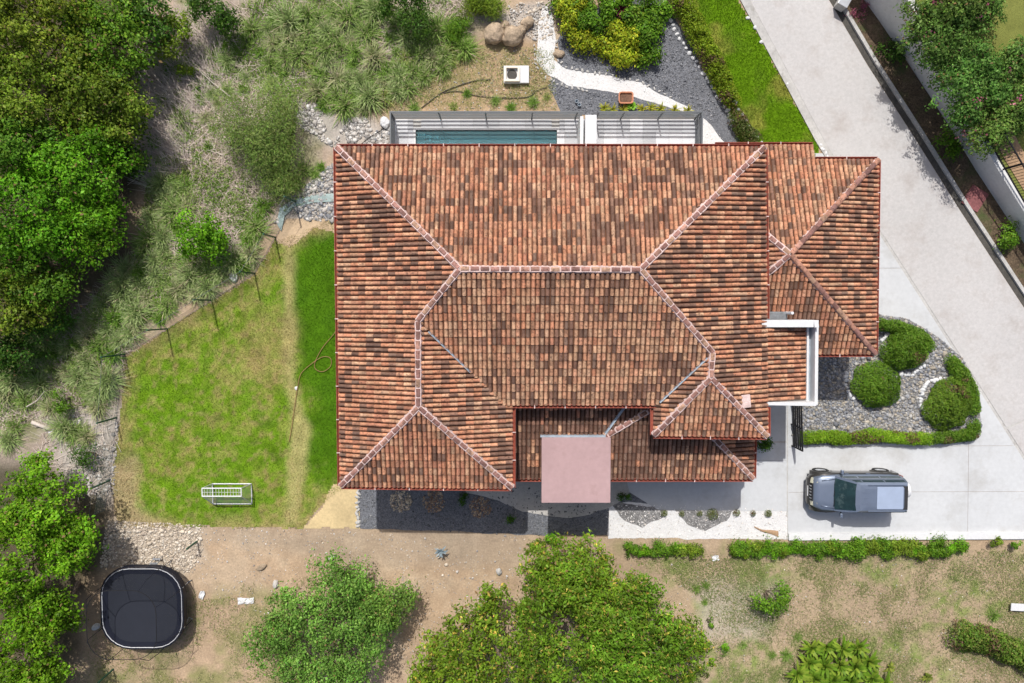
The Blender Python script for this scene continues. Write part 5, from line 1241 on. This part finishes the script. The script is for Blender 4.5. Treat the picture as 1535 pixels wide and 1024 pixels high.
    put(MB().box(-H_ + .26, 0, 1.735, .22, 1.04, .03), 'rear_spoiler', 'graphite', bevel=.01)
    for y in (-.24, 0, .24): put(MB().box(.0, y, 1.762, .32, .02, .012), 'roof_rib', 'silver')
    for k in range(5): put(MB().box(H_ - .05, -.28 + .14 * k, .70, .05, .03, .2), 'grille_bar', 'steel')
    put(MB().box(H_ - .08, 0, .72, .05, .80, .22), 'grille', 'black'); put(MB().box(H_ + .015, 0, .52, .02, .46, .11), 'number_plate', 'whitemetal')
    put(MB().bar((H_ - .02, -.62, .47), (H_ - .02, .62, .47), .10, .14), 'front_bumper', 'graphite', bevel=.03)
    for y in (-.3, .15): put(MB().bar((1.0, y, 1.075), (1.06, y + .42, 1.085), .02, .015), 'wiper', 'black')
    sp = empty('spare_wheel', (0, 0, 0)); sp.parent = e; sp.location = (-H_ - .17, -.16, 1.0)
    prof = [(.01, -.10), (.25, -.10), (.33, -.07), (.35, 0), (.33, .07), (.2, .08)]; V = []; F = []; sg = 20
    for r, x in prof:
        for k in range(sg): a = 2 * math.pi * k / sg; V.append((x, r * math.cos(a), r * math.sin(a)))
    for i in range(5):
        for k in range(sg): F.append((i * sg + k, i * sg + (k + 1) % sg, (i + 1) * sg + (k + 1) % sg, (i + 1) * sg + k))
    o = MB().add(V, F).build('wheel_cover', M['whitemetal'], None, None, True); o.parent = sp
    return e
car()

# ------------------------------------------------------------------ trampoline
def rounded(cx, cy, w, h, r, z, n=7):
    out = []
    for sx_, sy_, a0_ in ((1, 1, 0), (-1, 1, 90), (-1, -1, 180), (1, -1, 270)):
        for k in range(n): a = math.radians(a0_ + 90 * k / (n - 1)); out.append((cx + sx_ * (w / 2 - r) + r * math.cos(a), cy + sy_ * (h / 2 - r) + r * math.sin(a), z))
    return out
tx, ty = at(213.5, 911.5, .9); tw, th_ = 3.72, 3.76
T = empty('trampoline', (tx, ty, 0), 'black rounded square trampoline with a safety net on the gravel', 'trampoline')
def ring(a, b):
    n = len(a); return a + b, [(i, (i + 1) % n, n + (i + 1) % n, n + i) for i in range(n)]
V, F = ring(rounded(tx, ty, tw - .06, th_ - .06, 1.28, .925), rounded(tx, ty, tw - .62, th_ - .62, 1.02, .90)); MB().add(V, F).build('padding', M['padding'], T)
i_ = rounded(tx, ty, tw - .6, th_ - .6, 1.02, .885); MB().add(i_, [tuple(range(len(i_)))]).build('jumping_mat', M['mat_'], T)
MB().tube(rounded(tx, ty, tw, th_, 1.3, .93), .018, 6, closed=True).build('frame', M['padding'], T); MB().tube(rounded(tx, ty, tw - .14, th_ - .14, 1.24, .935), .016, 5, closed=True).build('net_ring', M['whitemetal'], T)
V, F = ring(rounded(tx, ty, tw + .02, th_ + .02, 1.31, .90), rounded(tx, ty, tw + .02, th_ + .02, 1.31, .62)); MB().add(V, F).build('skirt', M['padding'], T)
V, F = ring(rounded(tx, ty, tw - .1, th_ - .1, 1.25, .94), rounded(tx, ty, tw - .75, th_ - .75, 1.0, 2.55)); MB().add(V, F).build('safety_net', M['blacknet'], T, smooth=True)
MB().tube(rounded(tx, ty, tw - .75, th_ - .75, 1.0, 2.56), .014, 5, closed=True).build('top_ring', M['black'], T)
b_ = rounded(tx, ty, tw + .06, th_ + .06, 1.32, 0); t_ = rounded(tx, ty, tw - .72, th_ - .72, 1.0, 2.56)
for k in (1, 5, 8, 12, 15, 19, 22, 26):
    p, q = b_[k], t_[k]; MB().tube([p, (p[0], p[1], 1.4), ((p[0] * .8 + q[0] * .2), (p[1] * .8 + q[1] * .2), 2.1), q], .014, 6).build('net_pole', M['padding'], T)
    MB().tube([(p[0], p[1], .03), (p[0] * .9 + tx * .1, p[1] * .9 + ty * .1, .02), (p[0], p[1], .9)], .022, 6).build('leg', M['steel'], T)
lx, ly = at(233, 842, .3); lad = MB()
for s in (-.17, .17): lad.tube([(lx + s, ly + .15, .02), (lx + s, ly - .25, .9)], .018, 6)
for k in range(3): lad.box(lx, ly + .08 - .11 * k, .2 + .25 * k, .34, .09, .02)
lad.build('ladder', M['steel'], T)

# ------------------------------------------------------------------ small goal
g0, g1 = at(319, 725), at(378, 755); hz = 1.15; gx0_, gx1_, gy0, gy1 = g0[0], g1[0], g1[1], g0[1]
tl, tr = at(303, 732, hz), at(366, 744, hz)
G = empty('mini_goal', ((gx0_ + gx1_) / 2, (gy0 + gy1) / 2, 0), 'small white frame goal with net on the lawn', 'goal')
Bc = [(gx0_, gy0, .04), (gx1_, gy0, .04), (gx1_, gy1, .04), (gx0_, gy1, .04)]; ym = (tl[1] + tr[1]) / 2; hy = (tl[1] - tr[1]) / 2
Tc = [(gx0_ + .03, ym - hy, hz), (gx1_ - .03, ym - hy, hz), (gx1_ - .03, ym + hy, hz), (gx0_ + .03, ym + hy, hz)]
for i in range(4):
    MB().tube([Bc[i], Bc[(i + 1) % 4]], .026, 8).build('ground_bar', M['whitemetal'], G); MB().tube([Tc[i], Tc[(i + 1) % 4]], .026, 8).build('top_bar', M['whitemetal'], G); MB().tube([Bc[i], Tc[i]], .022, 8).build('upright', M['whitemetal'], G)
    if i != 2: MB().add([Bc[i], Bc[(i + 1) % 4], Tc[(i + 1) % 4], Tc[i]], [(0, 1, 2, 3)]).build('net', M['whitenet'], G)
mb = MB()
for k in range(1, 14): x = gx0_ + (gx1_ - gx0_) * k / 14; mb.tube([(x, ym - hy, hz), (x, ym + hy, hz)], .008, 4)
mb.tube([(gx0_, ym, hz), (gx1_, ym, hz)], .008, 4); mb.build('top_net', M['whitemetal'], G)

# ------------------------------------------------------------------ wire fence round the lawn
FP = [(444, 303, 1.6), (413, 356, 1.5), (382, 410, 1.7), (318, 450, 1.8), (251, 493, 1.75), (187, 531, 1.78), (175, 626, 1.5), (165, 720, 1.45)]
Fc = empty('wire_fence', (*at(251, 493), 0), 'green wire fence with leaning mesh round the lawn', 'fence')
pts = [at(x, y) for x, y, h in FP]
for (x, y), (_, _, h) in zip(pts, FP): MB().box(x, y, h / 2, .06, .06, h + .04).build('post', M['green_metal'], Fc)
ends = pts + [at(157, 765)]; hs = [h for *_, h in FP] + [1.2]
for i in range(len(ends) - 1):
    a, b = ends[i], ends[i + 1]
    MB().add([(*a, .02), (*b, .02), (*b, .85), (*a, .85)], [(0, 1, 2, 3)]).build('mesh_panel', M['netting'], Fc)
    MB().tube([(*a, hs[i] - .05), (*b, hs[i + 1] - .05)], .008, 4).build('wire', M['darkmetal'], Fc); MB().tube([(*a, .05), (*b, .05)], .01, 4).build('wire', M['darkmetal'], Fc)
for px, py, h, lab in ((296, 811, 1.05, 'short green stake standing at the edge of the pale gravel'), (118, 925, 1.3, 'green stake between the dense tree and the trampoline'), (170, 1003, 1.2, 'green stake below the trampoline')):
    x, y = at(px, py); tag(MB().box(x, y, h / 2 - .05, .06, .06, h + .1).build('stake', M['green_metal']), lab, 'stake')
# bundle of ground cloth lying by the fence corner
V = []; F = []; cl = [(415, 335), (420, 312), (440, 300), (470, 292), (505, 290)]
for i, (x, y) in enumerate(cl):
    p = at(x, y); 
    for j in range(4): V.append((p[0] + j * .12 * (.6 if i < 2 else 0), p[1] - j * .12, .02 + .06 * abs(math.sin(i * 2.1 + j * 1.7))))
for i in range(len(cl) - 1):
    for j in range(3): F.append((i * 4 + j, i * 4 + j + 1, i * 4 + 5 + j, i * 4 + 4 + j))
tag(MB().add(V, F).build('ground_cloth', M['cloth'], smooth=True), 'crumpled blue grey ground cloth over rubble at the lawn corner', 'cloth')

# ------------------------------------------------------------------ hoses, logs, small things
def spline(pts, n=8):
    P = [np.array(p, float) for p in pts]; P = [P[0]] + P + [P[-1]]; out = []
    for i in range(1, len(P) - 2):
        for k in range(n):
            t = k / n; a, b, c, d = P[i - 1:i + 3]; out.append(tuple(.5 * (2 * b + (c - a) * t + (2 * a - 5 * b + 4 * c - d) * t * t + (3 * b - a - 3 * c + d) * t ** 3)))
    return out + [tuple(P[-1])]
def line(name, label, pts, r, m, cat, z=.04): tag(MB().tube([(*at(x, y), z + .006 * (i % 2)) for i, (x, y) in enumerate(spline(pts))], r, 6).build(name, M[m], smooth=True), label, cat)
line('garden_hose', 'orange garden hose with a loop on the lawn', [(510, 487), (500, 502), (485, 520), (474, 540), (473, 552), (484, 557), (496, 549), (496, 537), (484, 535), (468, 545), (452, 560), (447, 580), (443, 605), (438, 640), (434, 662)], .014, 'hose', 'hose', .07)
line('irrigation_pipe', 'thin black pipe lying on earth from the septic box to the pool fence', [(735, 120), (715, 121), (690, 128), (665, 138), (645, 152), (632, 162)], .02, 'pipe', 'pipe'); line('irrigation_pipe', 'thin black pipe lying on earth in front of the septic box', [(665, 140), (685, 137), (710, 143), (745, 147), (790, 146), (805, 136), (820, 132)], .018, 'pipe', 'pipe')
line('irrigation_pipe', 'thin dark pipe lying on rubble beside the terrace corner', [(540, 218), (555, 206), (575, 194), (590, 186)], .02, 'pipe', 'pipe')
x, y = at(62, 641, .15); lg = MB(); a = at3(48, 633, .16); b = at3(76, 644, .14); lg.tube([a, lerp(a, b, .5), b], [.09, .085, .10], 9); tag(lg.build('fallen_log', M['deadwood'], smooth=True), 'bleached white log lying among straw near the fence', 'log')
def branch(label, pts, r, z=.25): tag(MB().tube([(*at(x, y, z), z + .1 * i) for i, (x, y) in enumerate(pts)], [r * (1 - .7 * i / (len(pts) - 1)) for i in range(len(pts))], 5).build('dead_branch', M['deadwood']), label, 'branch')
for pts, lab in (([(255, 130), (238, 105), (225, 88)], 'forked bleached branch beside the reeds at the forest edge'), ([(345, 145), (320, 125), (298, 105)], 'long bleached branch above the feathery bush'), ([(240, 200), (222, 185), (200, 178)], 'thin bleached branch leaning into the forest edge'),
                 ([(215, 245), (205, 232), (193, 220)], 'short bleached branch near the bright tree'), ([(40, 610), (58, 600), (72, 585)], 'bleached branch above the fallen white log'), ([(255, 100), (248, 88), (244, 78)], 'short upright bleached branch beside the yellow green shrub')): branch(lab, pts, .035)
S_ = empty('septic_box', (*at(774, 111), 0), 'pale concrete septic box with open hatch on bare earth', 'septic box')
a, b = at(755, 98, .2), at(793, 124, .2); MB().prism([(a[0], b[1]), (b[0], b[1]), (b[0], a[1]), (a[0], a[1])], 0, .18).build('base_slab', M['white'], S_, bevel=.015)
a, b = at(756, 99, .3), at(779, 122, .3); fr = MB(); w_ = .09
for q in ([(a[0], a[1] - w_), (b[0], a[1] - w_), (b[0], a[1]), (a[0], a[1])], [(a[0], b[1]), (b[0], b[1]), (b[0], b[1] + w_), (a[0], b[1] + w_)], [(a[0], b[1] + w_), (a[0] + w_, b[1] + w_), (a[0] + w_, a[1] - w_), (a[0], a[1] - w_)], [(b[0] - w_, b[1] + w_), (b[0], b[1] + w_), (b[0], a[1] - w_), (b[0] - w_, a[1] - w_)]): fr.prism(q, .181, .34)
fr.build('hatch_frame', M['sand'] if False else M['render'], S_)
MB().lathe([(.21, .185), (.22, .215), (.19, .23), (.16, .205), (.01, .21)], 18, (a[0] + b[0]) / 2, (a[1] + b[1]) / 2).build('hatch_cover', M['drain'], S_, smooth=False)
w = at(938, 147, .25); Pn = empty('terracotta_planter', (*w, 0), 'square terracotta planter filled with soil on slate chips', 'planter')
o_, i2 = rounded(*w, .66, .52, .12, .34, 5), rounded(*w, .56, .42, .09, .34, 5); o0 = rounded(*w, .52, .40, .1, .012, 5); i0 = rounded(*w, .50, .37, .08, .24, 5)
n_ = len(o_); V = o0 + o_ + i2 + i0; F = [(k * n_ + i, k * n_ + (i + 1) % n_, (k + 1) * n_ + (i + 1) % n_, (k + 1) * n_ + i) for k in range(3) for i in range(n_)]
MB().add(V, F).build('pot', M['terracotta'], Pn); MB().add([(x, y, .26) for x, y, z in i0], [tuple(range(n_))]).build('soil', M['soil'], Pn)
rosette('green_plant', 'vivid green round plant below the terracotta planter', 946, 160, 60, .30, .14, (.20, .42, .03), (.28, .50, .05), (.5, 1.4), .02)
for x, y, lab in ((864, 153, 'small pale blue cup on slate chips beside the terrace fence'), (868, 158, 'small upturned pale blue pot beside the cup')):
    w = at(x, y); tag(MB().lathe([(.05, .012), (.075, .14), (.08, .15), (.065, .15), (.045, .03)], 12, *w).build('cup', M['flashing']), lab, 'cup')
x, y = at(1528, 911, .2); e = empty('white_board', (x + .4, y, 0), 'white painted board resting on two blocks on worn grass', 'board')
MB().box(x + .55, y, .21, 1.9, .34, .05, -.04).build('plank', M['white'], e, bevel=.01); MB().box(x - .2, y, .092, .12, .28, .184).build('block', M['kerb'], e); MB().box(x + 1.2, y, .092, .12, .28, .184).build('block', M['kerb'], e)
# black slat fence between walk and stone bed
a, b = at(1186, 603, .0), at(1188, 668, .0); e = empty('slat_fence', (*a, 0), 'low black slatted fence between the walk and the stone bed', 'fence')
for k in range(5): MB().bar((a[0], a[1], .2 + .22 * k), (b[0], b[1], .2 + .22 * k), .03, .12).build('slat', M['black'], e)
for t in (0, .5, 1): MB().box(a[0] + (b[0] - a[0]) * t - .04, a[1] + (b[1] - a[1]) * t, .6, .05, .05, 1.2).build('post', M['black'], e)
# fallen palm frond on the white gravel, scraps
V = []; F = []
pp = spline([(1130, 789), (1142, 795), (1155, 797), (1166, 800)], 4)
for i, (x, y) in enumerate(pp):
    p = at(x, y); w_ = .03 + .13 * (i / len(pp)) ** 1.5; V += [(p[0], p[1] + w_, .05), (p[0], p[1], .09), (p[0], p[1] - w_, .05)]
for i in range(len(pp) - 1):
    for j in range(2): F.append((i * 3 + j, i * 3 + j + 1, i * 3 + 4 + j, i * 3 + 3 + j))
tag(MB().add(V, F).build('palm_sheath', M['brownpave'], smooth=True), 'curled brown dry palm sheath on the white gravel', 'palm leaf')
for px, py, sx_, sy_, rz, lab in ((303, 891, .22, .38, -.3, 'small white plastic scrap beside the trampoline'), (369, 900, .75, .28, .05, 'crumpled white plastic sheet on bare earth'), (1072, 836, .3, .24, .2, 'white paper scrap below the shrub row')):
    x, y = at(px, py); mb = MB(); V = []; F = []
    for i in range(6):
        for j in range(4): u_, v_ = (i / 5 - .5) * sx_, (j / 3 - .5) * sy_; V.append((x + u_ * math.cos(rz) - v_ * math.sin(rz) + random.gauss(0, .015), y + u_ * math.sin(rz) + v_ * math.cos(rz) + random.gauss(0, .015), .025 + random.uniform(0, .06)))
    for i in range(5):
        for j in range(3): F.append((i * 4 + j, (i + 1) * 4 + j, (i + 1) * 4 + j + 1, i * 4 + j + 1))
    tag(mb.add(V, F).build('plastic_scrap', M['white']), lab, 'scrap')
